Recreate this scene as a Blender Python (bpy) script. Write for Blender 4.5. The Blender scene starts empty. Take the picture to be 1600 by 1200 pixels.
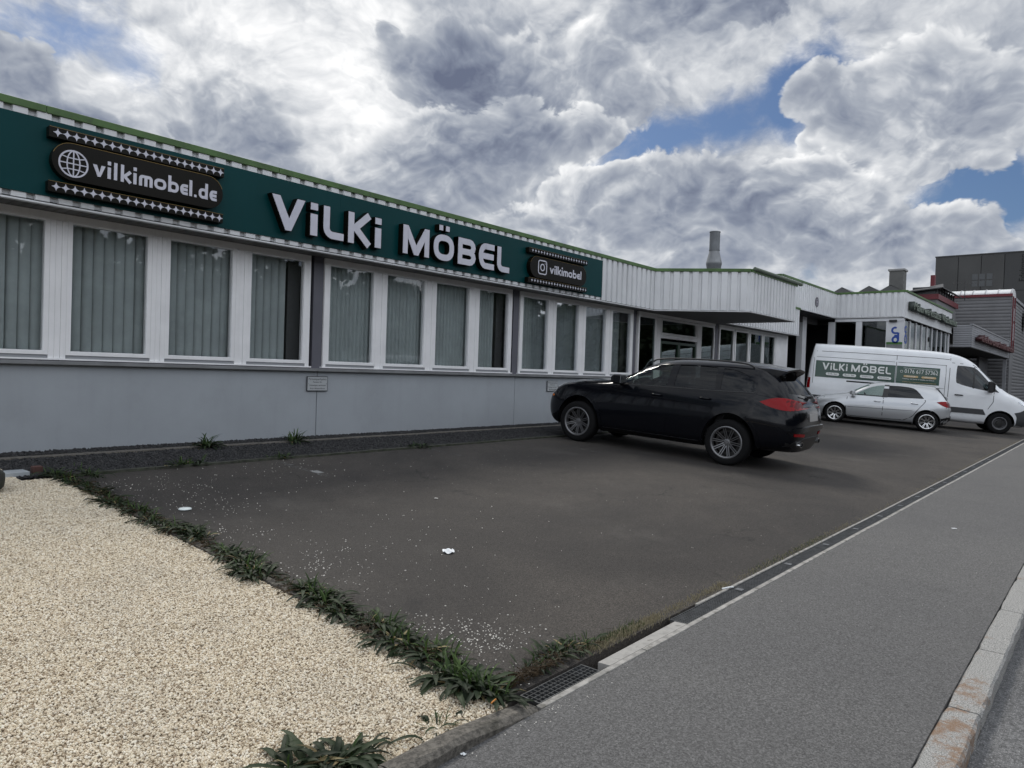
import bpy, bmesh, math, random
from mathutils import Vector, Matrix
from mathutils.bvhtree import BVHTree
R = math.radians
SC = bpy.context.scene
COL = SC.collection
random.seed(7)

# ------------------------------------------------------------------ camera
cam_d = bpy.data.cameras.new('camera'); cam = bpy.data.objects.new('camera', cam_d); COL.objects.link(cam)
PITCH, ROLL, YAW, HCAM = 0.0172977, 0.0331455, 0.7028391, 1.6
_F = Vector((math.cos(PITCH)*math.cos(YAW), math.cos(PITCH)*math.sin(YAW), -math.sin(PITCH)))
_R = _F.cross(Vector((0, 0, 1))).normalized(); _U = _R.cross(_F)
_R2 = math.cos(ROLL)*_R + math.sin(ROLL)*_U
_U2 = -math.sin(ROLL)*_R + math.cos(ROLL)*_U
_m = Matrix((_R2, _U2, -_F)).transposed().to_4x4(); _m.translation = (0, 0, HCAM)
cam.matrix_world = _m
cam_d.sensor_width = 36; cam_d.lens = 36*1118/1600
cam_d.clip_start = 0.05; cam_d.clip_end = 3000
SC.camera = cam

# ------------------------------------------------------------------ sky, sun, exposure
SUN_AZ, SUN_EL = R(62), R(47)             # direction towards the sun, seen from above: angle from +x
SUN_DIR = Vector((math.cos(SUN_AZ)*math.cos(SUN_EL), math.sin(SUN_AZ)*math.cos(SUN_EL), math.sin(SUN_EL)))
SC.view_settings.view_transform = 'Standard'; SC.view_settings.look = 'None'
SC.view_settings.exposure = 0.0; SC.view_settings.gamma = 1.0
SC.view_settings.use_curve_mapping = False
world = bpy.data.worlds.new('World'); SC.world = world; world.use_nodes = True

class G:
    """small helper to write node graphs as expressions"""
    def __init__(s, tree):
        s.t = tree; s.n = tree.nodes; s.l = tree.links
    def _in(s, sock, v):
        if v is None: return
        if hasattr(v, 'is_output'): s.l.new(v, sock)
        else:
            try: sock.default_value = v
            except Exception: sock.default_value = (*v, 1.0) if len(v) == 3 else v
    def new(s, typ, ins=None, **kw):
        n = s.n.new(typ)
        for k, v in kw.items(): setattr(n, k, v)
        for k, v in (ins or {}).items(): s._in(n.inputs[k], v)
        return n
    def m(s, op, a, b=None, c=None, clamp=False):
        n = s.n.new('ShaderNodeMath'); n.operation = op; n.use_clamp = clamp
        s._in(n.inputs[0], a); s._in(n.inputs[1], b)
        if c is not None: s._in(n.inputs[2], c)
        return n.outputs[0]
    def v(s, op, a, b=None, scale=None):
        n = s.n.new('ShaderNodeVectorMath'); n.operation = op
        s._in(n.inputs[0], a)
        if b is not None: s._in(n.inputs[1], b)
        if scale is not None: s._in(n.inputs['Scale'], scale)
        return n.outputs['Value'] if op in ('DOT_PRODUCT', 'LENGTH', 'DISTANCE') else n.outputs[0]
    def noise(s, vec, scale, detail=4, rough=.5, dist=0, out=0):
        n = s.new('ShaderNodeTexNoise', {'Vector': vec, 'Scale': scale, 'Detail': detail, 'Roughness': rough, 'Distortion': dist})
        return n.outputs[out]
    def smooth(s, x, a, b, lo=0., hi=1.):
        n = s.new('ShaderNodeMapRange', {'Value': x, 'From Min': a, 'From Max': b, 'To Min': lo, 'To Max': hi}, interpolation_type='SMOOTHSTEP')
        return n.outputs[0]
    def lin(s, x, a, b, lo=0., hi=1.):
        return s.new('ShaderNodeMapRange', {'Value': x, 'From Min': a, 'From Max': b, 'To Min': lo, 'To Max': hi}).outputs[0]
    def mix(s, f, a, b, typ='MIX'):
        n = s.n.new('ShaderNodeMix'); n.data_type = 'RGBA'; n.blend_type = typ
        s._in(n.inputs[0], f); s._in(n.inputs[6], a); s._in(n.inputs[7], b)
        return n.outputs[2]
    def ramp(s, x, stops, interp='LINEAR'):
        n = s.n.new('ShaderNodeValToRGB'); n.color_ramp.interpolation = interp
        e = n.color_ramp.elements
        while len(e) < len(stops): e.new(.5)
        for el, (p, c) in zip(e, stops):
            el.position = p; el.color = (*c, 1)
        s._in(n.inputs[0], x); return n.outputs[0]

def sky_graph():
    t = world.node_tree; t.nodes.clear(); g = G(t)
    d = g.v('NORMALIZE', g.new('ShaderNodeTexCoord').outputs['Generated'])
    nish = g.new('ShaderNodeTexSky', sky_type='NISHITA', sun_disc=False, sun_elevation=SUN_EL, sun_rotation=math.pi/2-SUN_AZ,
                 altitude=200, air_density=1.0, dust_density=1.2, ozone_density=1.5)
    def blobs(lst, acc=0.0):
        for az, el, sg, amp in lst:
            az, el, sg = R(az), R(el), R(sg)
            c = (math.cos(el)*math.cos(az), math.cos(el)*math.sin(az), math.sin(el))
            k = 1/sg**2
            e = g.m('EXPONENT', g.m('MULTIPLY_ADD', g.v('DOT_PRODUCT', d, c), k, -k))
            acc = g.m('MULTIPLY_ADD', e, amp, acc)
        return acc
    bias = blobs(SKY_COVER)
    tone = blobs(SKY_TONE)
    p = g.v('MULTIPLY', d, (1.0, 1.0, 1.35))
    wv = g.v('SUBTRACT', g.noise(p, 4.0, 4, .55, out=1), (.5, .5, .5))
    w = g.v('ADD', p, g.v('SCALE', wv, scale=.13))
    sd = Vector((SUN_DIR.x, SUN_DIR.y, SUN_DIR.z*1.35+.45)).normalized()
    def billow(vec, octs):
        acc = 0.0
        for sc, am, off in octs:
            n = g.noise(g.v('ADD', vec, (off, off*1.7, -off)), sc, 0, .5)
            acc = g.m('MULTIPLY_ADD', g.m('ABSOLUTE', g.m('MULTIPLY_ADD', n, 4.0, -2.0)), am, acc)
        return acc
    OC = [(8., .46, 0), (17., .28, 3.1), (37., .14, 7.7), (83., .07, 1.3), (170., .04, 5.)]
    B1 = billow(w, OC); B2 = billow(g.v('ADD', w, tuple(sd*.016)), OC[:4])
    relief = g.m('SUBTRACT', B1, B2)
    n1 = g.noise(w, 4.2, 10, .58)
    wisp = g.noise(g.v('MULTIPLY', w, (1, 1, 1.35)), 9.0, 10, .62)
    fine = g.noise(w, 30.0, 6, .6)
    # the high, thin and torn layer behind
    dens = g.m('ADD', g.m('MULTIPLY_ADD', wisp, .55, g.m('MULTIPLY', n1, .95)), g.m('MULTIPLY', bias, .85))
    cover = g.smooth(dens, .50, .78)
    b = g.m('MULTIPLY_ADD', relief, .40, .58)
    b = g.m('ADD', b, g.m('MULTIPLY', g.m('SUBTRACT', wisp, .5), .75))
    b = g.m('MULTIPLY_ADD', tone, .34, b)
    STOPS = [(0.0, (.125, .147, .215)), (.25, (.215, .245, .315)), (.5, (.355, .385, .44)), (.72, (.58, .60, .63)), (1.0, (.93, .93, .93))]
    # the heaped clouds in front, farthest first: each is a union of discs with a billowing edge, lit on its sun side
    D = g.v('DOT_PRODUCT', g.v('ADD', d, g.v('SCALE', wv, scale=.05)), tuple(SUN_DIR))
    for base, rim, tint, discs in SKY_HEAPS:
        F = S1 = S2 = 0.0
        for az, el, sg in discs:
            az, el, sg = R(az), R(el), R(sg)
            c = Vector((math.cos(el)*math.cos(az), math.cos(el)*math.sin(az), math.sin(el)))
            k = 2/sg**2
            e = g.m('EXPONENT', g.m('MULTIPLY_ADD', g.v('DOT_PRODUCT', d, tuple(c)), k, -k))
            F = g.m('ADD', F, e)
            e = g.m('MULTIPLY', e, sg)
            S1 = g.m('MULTIPLY_ADD', e, k, S1); S2 = g.m('MULTIPLY_ADD', e, k*c.dot(SUN_DIR), S2)
        nz = g.m('MULTIPLY_ADD', g.m('SUBTRACT', fine, .5), .75, g.m('MULTIPLY_ADD', g.m('SUBTRACT', n1, .5), 1.5, g.m('MULTIPLY', g.m('SUBTRACT', B1, .34), 1.30)))
        edge = g.m('ADD', F, g.m('MULTIPLY', nz, g.smooth(F, .05, .34)))
        mk = g.smooth(edge, .38, .66)
        lit = g.m('MULTIPLY', g.m('SUBTRACT', g.m('MULTIPLY', D, S1), S2), 1.0)
        deep = g.smooth(edge, .50, 1.25)
        lf = g.smooth(lit, -.5, 2.2)
        bb = g.m('MULTIPLY_ADD', g.m('MULTIPLY', g.m('SUBTRACT', 1.0, deep), g.m('MULTIPLY_ADD', lf, .75, .25)), rim, base)
        bb = g.m('MULTIPLY_ADD', g.m('SUBTRACT', lf, .5), .16, bb)
        bb = g.m('MULTIPLY_ADD', relief, .62, bb)
        bb = g.m('MULTIPLY_ADD', g.m('SUBTRACT', n1, .5), .95, bb)
        bb = g.m('MULTIPLY_ADD', g.m('SUBTRACT', wisp, .5), .30, bb)
        bb = g.m('MULTIPLY_ADD', tone, .22, bb)
        b = g.m('ADD', g.m('MULTIPLY', b, g.m('SUBTRACT', 1.0, mk)), g.m('MULTIPLY', bb, mk))
        cover = g.m('MAXIMUM', cover, mk)
    b = g.m('MULTIPLY_ADD', g.m('SUBTRACT', b, .52), 1.08, .55)
    cc = g.ramp(b, STOPS)
    STR = .10
    # clouds away from the sun are lit from the front and so are whiter than those seen against it
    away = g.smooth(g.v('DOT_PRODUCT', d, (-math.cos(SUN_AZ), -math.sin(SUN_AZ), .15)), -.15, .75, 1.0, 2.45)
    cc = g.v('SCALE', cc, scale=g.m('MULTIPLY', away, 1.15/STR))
    blue = g.v('MULTIPLY', nish.outputs[0], (.44, .53, .66))
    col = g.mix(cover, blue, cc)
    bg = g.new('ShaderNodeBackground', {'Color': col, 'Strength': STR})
    out = g.new('ShaderNodeOutputWorld'); t.links.new(bg.outputs[0], out.inputs[0])
#SKY0
# azimuth, elevation, spread (degrees) and amount: where clouds open or close, where they are lit or grey
SKY_COVER = [(71.7, 21.2, 2.6, -0.24), (74.9, 21.5, 2, -0.2), (68.4, 20, 1.5, -0.2), (66.4, 20.4, 1.2, -0.16), (20.1, 21.2, 1.9, -0.22), (17.5, 21.9, 1.8, -0.22), (15.4, 21.9, 1.5, -0.15), (20.7, 20.8, 1.3, -0.15), (30.4, 19.2, 2.3, -0.26), (25.5, 19.4, 2, -0.2), (21.8, 18.1, 1.9, -0.16), (19.2, 17.3, 1, -0.22), (26, 18.4, 1.8, -0.14), (23.7, 19.5, 1.3, -0.12), (32.8, 16.6, 1.9, -0.34), (35.2, 15.9, 1.4, -0.24), (29.3, 17.5, 1.5, -0.28), (9.8, 13.1, 2, -0.26), (7.3, 13.4, 2.1, -0.28), (5.6, 13.8, 2, -0.2), (5.8, 11.5, 1.2, -0.22), (11.1, 11.9, 0.9, -0.14), (62.8, 20.9, 6.9, 0.12), (74.1, 16.3, 4, 0.14), (56, 23.5, 6.7, 0.12), (43.1, 22.2, 8, 0.16), (45.9, 16.2, 7.3, 0.14), (36.1, 24.9, 6.8, 0.12), (30.6, 13.2, 7, 0.12), (18.8, 12.4, 6.2, 0.12), (11.6, 17.8, 4, 0.14), (15.2, 17.4, 2.4, 0.12), (6.8, 19, 3.9, 0.16), (10.4, 8.4, 2.6, 0.1), (39.6, 10.2, 6, 0.1), (58.1, 14.7, 7, 0.14), (24.7, 22.8, 3.8, 0.08), (37.4, 18.5, 2.9, 0.1), (15.5, 24.6, 4.5, 0.08)]
SKY_TONE = [(64.9, 22.1, 5.3, 0.34), (72, 18.9, 2.2, 0.25), (56, 24.4, 6.7, 0.3), (59.2, 21, 5.3, 0.2), (51.7, 24.9, 2.7, 0.35), (51.8, 25.7, 1.3, 0.3), (57.1, 14.3, 2.1, 0.25), (51, 19.2, 2.3, 0.18), (50.5, 18.1, 2.4, 0.2), (46.6, 20, 2.1, 0.28), (42, 19.1, 2.9, 0.12), (36.1, 25.3, 3.6, 0.16), (38.4, 12.6, 2.5, 0.15), (18.3, 20.6, 1.6, 0.28), (17, 20, 2, 0.2), (18.1, 17, 1.5, 0.3), (19, 16.2, 1.7, 0.2), (9.8, 21.4, 3.4, 0.06), (11.8, 14.9, 2.6, 0.14), (10.5, 10.8, 2.2, 0.2), (15.5, 14, 1.6, 0.1), (31.8, 18.8, 1.9, 0.18), (37.7, 14.1, 2, 0.14), (53, 20.5, 2.8, 0.22), (30.2, 15.1, 1.4, 0.15), (19.9, 16.7, 1.3, 0.2), (74.1, 17.4, 2.5, -0.18), (73, 15.3, 2.9, -0.24), (63.6, 18.7, 2.5, -0.16), (61.8, 18.1, 2.4, -0.18), (58.1, 15.8, 2.7, -0.14), (44.6, 22.5, 4.2, -0.22), (46.7, 23.7, 2.8, -0.12), (43.1, 20.8, 3.8, -0.22), (39, 20.5, 2.9, -0.2), (50.2, 23.6, 1.4, -0.25), (46, 17.1, 2.4, -0.1), (44.9, 15.7, 2.9, -0.12), (32.7, 14.2, 3.4, -0.2), (28.2, 14.6, 2.8, -0.18), (29.6, 11.8, 2.9, -0.12), (20.7, 13.9, 3.4, -0.16), (17.2, 14.1, 2.5, -0.14), (24.9, 14.5, 3.6, -0.06), (28.2, 26.6, 4.3, -0.22), (22.6, 26.4, 4.8, -0.18), (6.8, 18.3, 2.3, -0.18), (5.9, 21.8, 2.2, -0.14), (8.5, 16.2, 2.4, -0.12), (16.5, 18.3, 2, -0.1), (21, 9.3, 6.4, -0.08), (28.1, 9.8, 4.7, -0.05), (48.9, 13.6, 4.4, -0.03), (60.4, 14.4, 4, -0.06)]
SKY_HEAPS = [
    (0.33, 0.45, None, [(75.5, 16.4, 2.8), (73, 14.9, 2.4), (70.8, 13.9, 1.9), (76.8, 13.8, 2.7), (74.8, 18, 1.4)]),
    (0.42, 0.45, None, [(63.6, 18.3, 1.8), (61.8, 17.3, 2.2), (59, 15.9, 2.2), (64.4, 15.8, 1.7), (55.7, 13.5, 2.1)]),
    (0.44, 0.5, None, [(51.2, 24.7, 1.2), (50.3, 23.2, 1.4), (48.9, 21.8, 1.9), (46.2, 23.1, 2), (43.1, 22.4, 2.8), (39, 21.4, 3.3), (46.6, 20, 2.1), (42, 18.6, 2.4), (35.9, 20.1, 2.8), (34.5, 23.2, 2.8), (31.4, 21, 2.3)]),
    (0.34, 0.3, None, [(31.2, 27.4, 2.2), (28.3, 27.2, 2.1), (24.9, 27.2, 2.1), (21.7, 26.9, 2)]),
    (0.47, 0.5, None, [(50.9, 16.5, 2.1), (48.3, 18.1, 1.8), (46.5, 18.9, 1.4), (44, 17.9, 2), (40.4, 18, 2.3), (36.8, 17.9, 2.2), (34.3, 18.4, 1.7), (32.8, 18.2, 0.9), (45.9, 14.7, 3.4), (40.8, 14.5, 3.5), (52.9, 14.7, 1.9), (48.9, 13.6, 2.4)]),
    (0.52, 0.45, None, [(19.6, 20.1, 1.1), (17.7, 20.9, 1.4), (15.3, 20.2, 2.1), (12.9, 20.3, 2.4), (10.1, 20.3, 2.6), (6.8, 19, 2.6), (16.9, 18.6, 1.6), (13.5, 17.4, 2.3), (18.5, 17, 1.1), (10.7, 16.5, 2.2), (6.7, 15.7, 1.7), (15.5, 15.7, 1.4), (12.6, 14.6, 1.2)]),
    (0.45, 0.5, None, [(35.4, 14.1, 1.9), (32.7, 14.9, 1.7), (30.2, 15.6, 1.4), (27.8, 14.8, 1.9), (24.9, 14.7, 1.7), (21.6, 14.4, 1.8), (19.2, 14.9, 1.3), (17.2, 14.3, 2), (14.6, 13.5, 1.4), (30.6, 11.3, 3.8), (23.3, 11.7, 3.6), (16.6, 10.9, 2.9), (12.5, 10.5, 1.7), (9.8, 11.2, 1.3), (7.5, 10.6, 1.4), (8.6, 8.8, 2.1), (5.6, 9.2, 1), (36.6, 11.7, 2.5), (41.7, 10.6, 2.5)])]
#SKY1
sky_graph()
world.cycles.sampling_method = 'MANUAL'; world.cycles.sample_map_resolution = 1024
sun_d = bpy.data.lights.new('sun', 'SUN'); sun_d.energy = 2.0; sun_d.angle = R(16); sun_d.color = (1, .95, .87)
sun = bpy.data.objects.new('sun', sun_d); COL.objects.link(sun)
sun.rotation_euler = (-SUN_DIR).to_track_quat('-Z', 'Y').to_euler()

# ------------------------------------------------------------------ helpers
def tag(o, label=None, cat=None, group=None, kind=None):
    if label: o['label'] = label
    if cat: o['category'] = cat
    if group: o['group'] = group
    if kind: o['kind'] = kind
    return o
def empty(name, loc=(0, 0, 0), rz=0, rot=None, **kw):
    o = bpy.data.objects.new(name, None); COL.objects.link(o)
    o.location = loc; o.rotation_euler = rot if rot else (0, 0, rz); o.empty_display_size = .2
    return tag(o, **kw)
def link(name, me, parent=None, loc=(0, 0, 0), rz=0, rot=None, scale=None):
    o = bpy.data.objects.new(name, me); COL.objects.link(o)
    o.location = loc; o.rotation_euler = rot if rot else (0, 0, rz)
    if scale: o.scale = scale
    if parent: o.parent = parent
    return o
def copy_tree(o, parent=None):
    c = o.copy(); COL.objects.link(c); c.parent = parent
    for ch in o.children: copy_tree(ch, c)
    return c
class MB:
    def __init__(s): s.v = []; s.f = []; s.mi = []; s.cur = 0
    def add(s, vs, fs):
        b = len(s.v); s.v += [tuple(v) for v in vs]
        for f in fs: s.f.append(tuple(b+i for i in f)); s.mi.append(s.cur)
    def box(s, x0, x1, y0, y1, z0, z1):
        s.add([(x0, y0, z0), (x1, y0, z0), (x1, y1, z0), (x0, y1, z0), (x0, y0, z1), (x1, y0, z1), (x1, y1, z1), (x0, y1, z1)],
              [(3, 2, 1, 0), (4, 5, 6, 7), (0, 1, 5, 4), (1, 2, 6, 5), (2, 3, 7, 6), (3, 0, 4, 7)]); return s
    def cyl(s, p0, p1, r0, r1=None, n=16, caps=True):
        r1 = r0 if r1 is None else r1
        p0, p1 = Vector(p0), Vector(p1); d = (p1-p0).normalized()
        a = d.orthogonal().normalized(); b = d.cross(a)
        vs = []
        for p, r in ((p0, r0), (p1, r1)):
            for i in range(n):
                t = 2*math.pi*i/n; vs.append(p+r*(math.cos(t)*a+math.sin(t)*b))
        fs = [(i, (i+1) % n, n+(i+1) % n, n+i) for i in range(n)]
        if caps: fs += [tuple(range(n-1, -1, -1)), tuple(range(n, 2*n))]
        s.add(vs, fs); return s
    def tube(s, pts, r, n=8):
        pts = [Vector(p) for p in pts]; rings = []
        up = Vector((0, 0, 1))
        for i, p in enumerate(pts):
            d = (pts[min(i+1, len(pts)-1)]-pts[max(i-1, 0)]).normalized()
            a = d.cross(up)
            a = a.normalized() if a.length > 1e-4 else d.orthogonal().normalized()
            b = d.cross(a); rr = r[i] if isinstance(r, (list, tuple)) else r
            rings.append([p+rr*(math.cos(2*math.pi*k/n)*a+math.sin(2*math.pi*k/n)*b) for k in range(n)])
        vs = [q for rg in rings for q in rg]; m = len(rings)
        fs = [(i*n+k, i*n+(k+1) % n, (i+1)*n+(k+1) % n, (i+1)*n+k) for i in range(m-1) for k in range(n)]
        fs += [tuple(range(n-1, -1, -1)), tuple(range((m-1)*n, m*n))]
        s.add(vs, fs); return s
    def lathe(s, prof, axis='z', n=32, c=(0, 0, 0)):
        """prof: (radius, height) list; closed if last==first"""
        vs = []; m = len(prof)
        for r, h in prof:
            for i in range(n):
                t = 2*math.pi*i/n; x, y = r*math.cos(t), r*math.sin(t)
                q = (x, y, h) if axis == 'z' else (x, h, y)
                vs.append((q[0]+c[0], q[1]+c[1], q[2]+c[2]))
        fs = []
        for j in range(m-1):
            for i in range(n):
                a, b, c2, d = j*n+i, j*n+(i+1) % n, (j+1)*n+(i+1) % n, (j+1)*n+i
                fs.append((a, b, c2, d) if axis == 'z' else (d, c2, b, a))
        s.add(vs, fs); return s
    def prism(s, poly, y0, y1):
        """poly in (x,z) anticlockwise seen from -y; from y0 (front) to y1 (back)"""
        n = len(poly)
        vs = [(x, y0, z) for x, z in poly]+[(x, y1, z) for x, z in poly]
        s.add(vs, [tuple(range(n)), tuple(range(2*n-1, n-1, -1))]+[(i, n+i, n+(i+1) % n, (i+1) % n) for i in range(n)]); return s
    def prismz(s, poly, z0, z1):
        n = len(poly)
        vs = [(x, y, z0) for x, y in poly]+[(x, y, z1) for x, y in poly]
        s.add(vs, [tuple(range(n-1, -1, -1)), tuple(range(n, 2*n))]+[(i, (i+1) % n, n+(i+1) % n, n+i) for i in range(n)]); return s
    def stroke(s, pts, t, y0, y1, closed=False):
        """a band of width t along a polyline in the (x,z) plane, front at y0, back at y1"""
        P = [Vector(p) for p in pts]; n = len(P); L = []; Rr = []
        for i in range(n):
            a = P[(i-1) % n] if (closed or i > 0) else P[i]
            b = P[(i+1) % n] if (closed or i < n-1) else P[i]
            d1 = (P[i]-a); d2 = (b-P[i])
            if d1.length < 1e-9: d1 = d2
            if d2.length < 1e-9: d2 = d1
            d1.normalize(); d2.normalize()
            n1 = Vector((-d1.y, d1.x)); n2 = Vector((-d2.y, d2.x)); nn = (n1+n2)
            nn = nn.normalized() if nn.length > 1e-6 else n1
            k = min(1/max(nn.dot(n1), .3), 2.2)
            L.append(P[i]+nn*t/2*k); Rr.append(P[i]-nn*t/2*k)
        vs = []
        for i in range(n): vs += [(L[i].x, y0, L[i].y), (Rr[i].x, y0, Rr[i].y), (L[i].x, y1, L[i].y), (Rr[i].x, y1, Rr[i].y)]
        fs = []
        for i in range(n if closed else n-1):
            a = 4*i; b = 4*((i+1) % n)
            fs += [(a, a+1, b+1, b), (a+2, b+2, b+3, a+3), (a, b, b+2, a+2), (a+1, a+3, b+3, b+1)]
        if not closed: fs += [(0, 2, 3, 1), (4*n-4, 4*n-3, 4*n-1, 4*n-2)]
        s.add(vs, fs); return s
    def mesh(s, name, mats, smooth=False):
        me = bpy.data.meshes.new(name); me.from_pydata(s.v, [], s.f)
        for m in (mats if isinstance(mats, (list, tuple)) else [mats]): me.materials.append(m)
        if max(s.mi, default=0): me.polygons.foreach_set('material_index', s.mi)
        if smooth: me.polygons.foreach_set('use_smooth', [True]*len(s.f))
        me.update(); return me
    def obj(s, name, mats, parent=None, loc=(0, 0, 0), rz=0, rot=None, smooth=False, bevel=0, **kw):
        o = link(name, s.mesh(name, mats, smooth), parent, loc, rz, rot)
        if bevel:
            b = o.modifiers.new('bevel', 'BEVEL'); b.width = bevel; b.segments = 2; b.limit_method = 'ANGLE'; b.angle_limit = R(35)
        return tag(o, **kw)
def ground_z(x, y):
    return max(0.0, .056*(y-2.22)) if y > 2.22 else 0.0

# ------------------------------------------------------------------ materials
MATS = {}
def pmat(name, base, rough=.5, metal=0., coat=0., var=None, bump=None, spec=.5, streak=None, dirt=None, emit=None):
    """procedural principled material; var=(scale, amount) colour variation, bump=(scale, strength, distance),
    streak=(scale, amount) vertical weather streaks, dirt=(colour, scale, amount)"""
    if name in MATS: return MATS[name]
    m = bpy.data.materials.new(name); m.use_nodes = True; t = m.node_tree; t.nodes.clear(); g = G(t)
    b = g.new('ShaderNodeBsdfPrincipled', {'Roughness': rough, 'Metallic': metal, 'Coat Weight': coat, 'Coat Roughness': .03, 'Specular IOR Level': spec})
    out = g.new('ShaderNodeOutputMaterial'); t.links.new(b.outputs[0], out.inputs[0])
    oc = g.new('ShaderNodeTexCoord').outputs['Object']
    geo = g.new('ShaderNodeNewGeometry').outputs['Position']
    c = (*base, 1)
    if var:
        f = g.noise(geo, var[0], 5, .6)
        lo = tuple(x*(1-var[1]) for x in base); hi = tuple(min(1, x*(1+var[1])) for x in base)
        c = g.mix(g.smooth(f, .3, .7), lo, hi)
    if streak:
        sv = g.v('MULTIPLY', geo, (1, 1, .07))
        f = g.smooth(g.noise(sv, streak[0], 4, .6), .5, .78)
        c = g.mix(g.m('MULTIPLY', f, streak[1]), c, tuple(x*.45 for x in base))
    if dirt:
        f = g.smooth(g.noise(geo, dirt[1], 6, .65), .52, .72)
        c = g.mix(g.m('MULTIPLY', f, dirt[2]), c, dirt[0])
    g._in(b.inputs['Base Color'], c)
    if bump:
        h = g.noise(oc if len(bump) > 3 else geo, bump[0], 5, .6)
        bn = g.new('ShaderNodeBump', {'Height': h, 'Strength': bump[1], 'Distance': bump[2]})
        t.links.new(bn.outputs[0], b.inputs['Normal'])
    if emit: b.inputs['Emission Color'].default_value = (*emit[0], 1); b.inputs['Emission Strength'].default_value = emit[1]
    MATS[name] = m; return m
def glass_mat(name, tint=(.8, .85, .83), base=.06, rough=.01, fres=.62):
    """thin pane: mirrors by Fresnel, lets the rest through tinted"""
    if name in MATS: return MATS[name]
    m = bpy.data.materials.new(name); m.use_nodes = True; t = m.node_tree; t.nodes.clear(); g = G(t)
    tr = g.new('ShaderNodeBsdfTransparent', {'Color': (*tint, 1)})
    gl = g.new('ShaderNodeBsdfGlossy', {'Color': (.95, .97, 1, 1), 'Roughness': rough})
    n = g.noise(g.new('ShaderNodeNewGeometry').outputs['Position'], 1.1, 2, .5)
    bn = g.new('ShaderNodeBump', {'Height': n, 'Strength': .03, 'Distance': .04})
    t.links.new(bn.outputs[0], gl.inputs['Normal'])
    lw = g.new('ShaderNodeLayerWeight', {'Blend': .22}).outputs['Fresnel']
    f = g.m('ADD', g.m('MULTIPLY', lw, fres), base, clamp=True)
    mx = g.new('ShaderNodeMixShader', {0: f}); t.links.new(tr.outputs[0], mx.inputs[1]); t.links.new(gl.outputs[0], mx.inputs[2])
    out = g.new('ShaderNodeOutputMaterial'); t.links.new(mx.outputs[0], out.inputs[0])
    MATS[name] = m; return m
def bake(o):
    dg = bpy.context.evaluated_depsgraph_get()
    me = bpy.data.meshes.new_from_object(o.evaluated_get(dg), preserve_all_data_layers=False, depsgraph=dg)
    return me
def temp(me):
    o = bpy.data.objects.new('tmp', me); COL.objects.link(o); return o
# ------------------------------------------------------------------ lettering
def word(parent, name, text, width, height, loc, rot, mat, extrude=.002, center=False, bold=0.0, **kw):
    """plain lettering from the built-in font, scaled to width (and cap height)"""
    cu = bpy.data.curves.new('t', 'FONT'); cu.body = text; cu.size = 1; cu.extrude = 0; cu.offset = bold; cu.resolution_u = 3
    cu.align_x = 'CENTER' if center else 'LEFT'
    o = temp(cu); bpy.context.view_layer.update()
    me = bake(o); bpy.data.objects.remove(o)
    xs = [v.co.x for v in me.vertices]; w = max(xs)-min(xs)
    bm = bmesh.new(); bm.from_mesh(me)
    sx = width/w; sy = height/.73
    for v in bm.verts: v.co = Vector((v.co.x*sx, v.co.y*sy, 0))
    if extrude:
        r = bmesh.ops.extrude_face_region(bm, geom=bm.faces[:])
        for v in [g for g in r['geom'] if isinstance(g, bmesh.types.BMVert)]: v.co.z += extrude
    bmesh.ops.recalc_face_normals(bm, faces=bm.faces)
    out = bpy.data.meshes.new(name); bm.to_mesh(out); bm.free(); out.materials.clear(); out.materials.append(mat)
    return tag(link(name, out, parent, loc, rot=rot), **kw)
def arc(cx, cz, rx, rz, a0, a1, n=8):
    return [(cx+rx*math.cos(R(a0+(a1-a0)*i/n)), cz+rz*math.sin(R(a0+(a1-a0)*i/n))) for i in range(n+1)]
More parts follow.
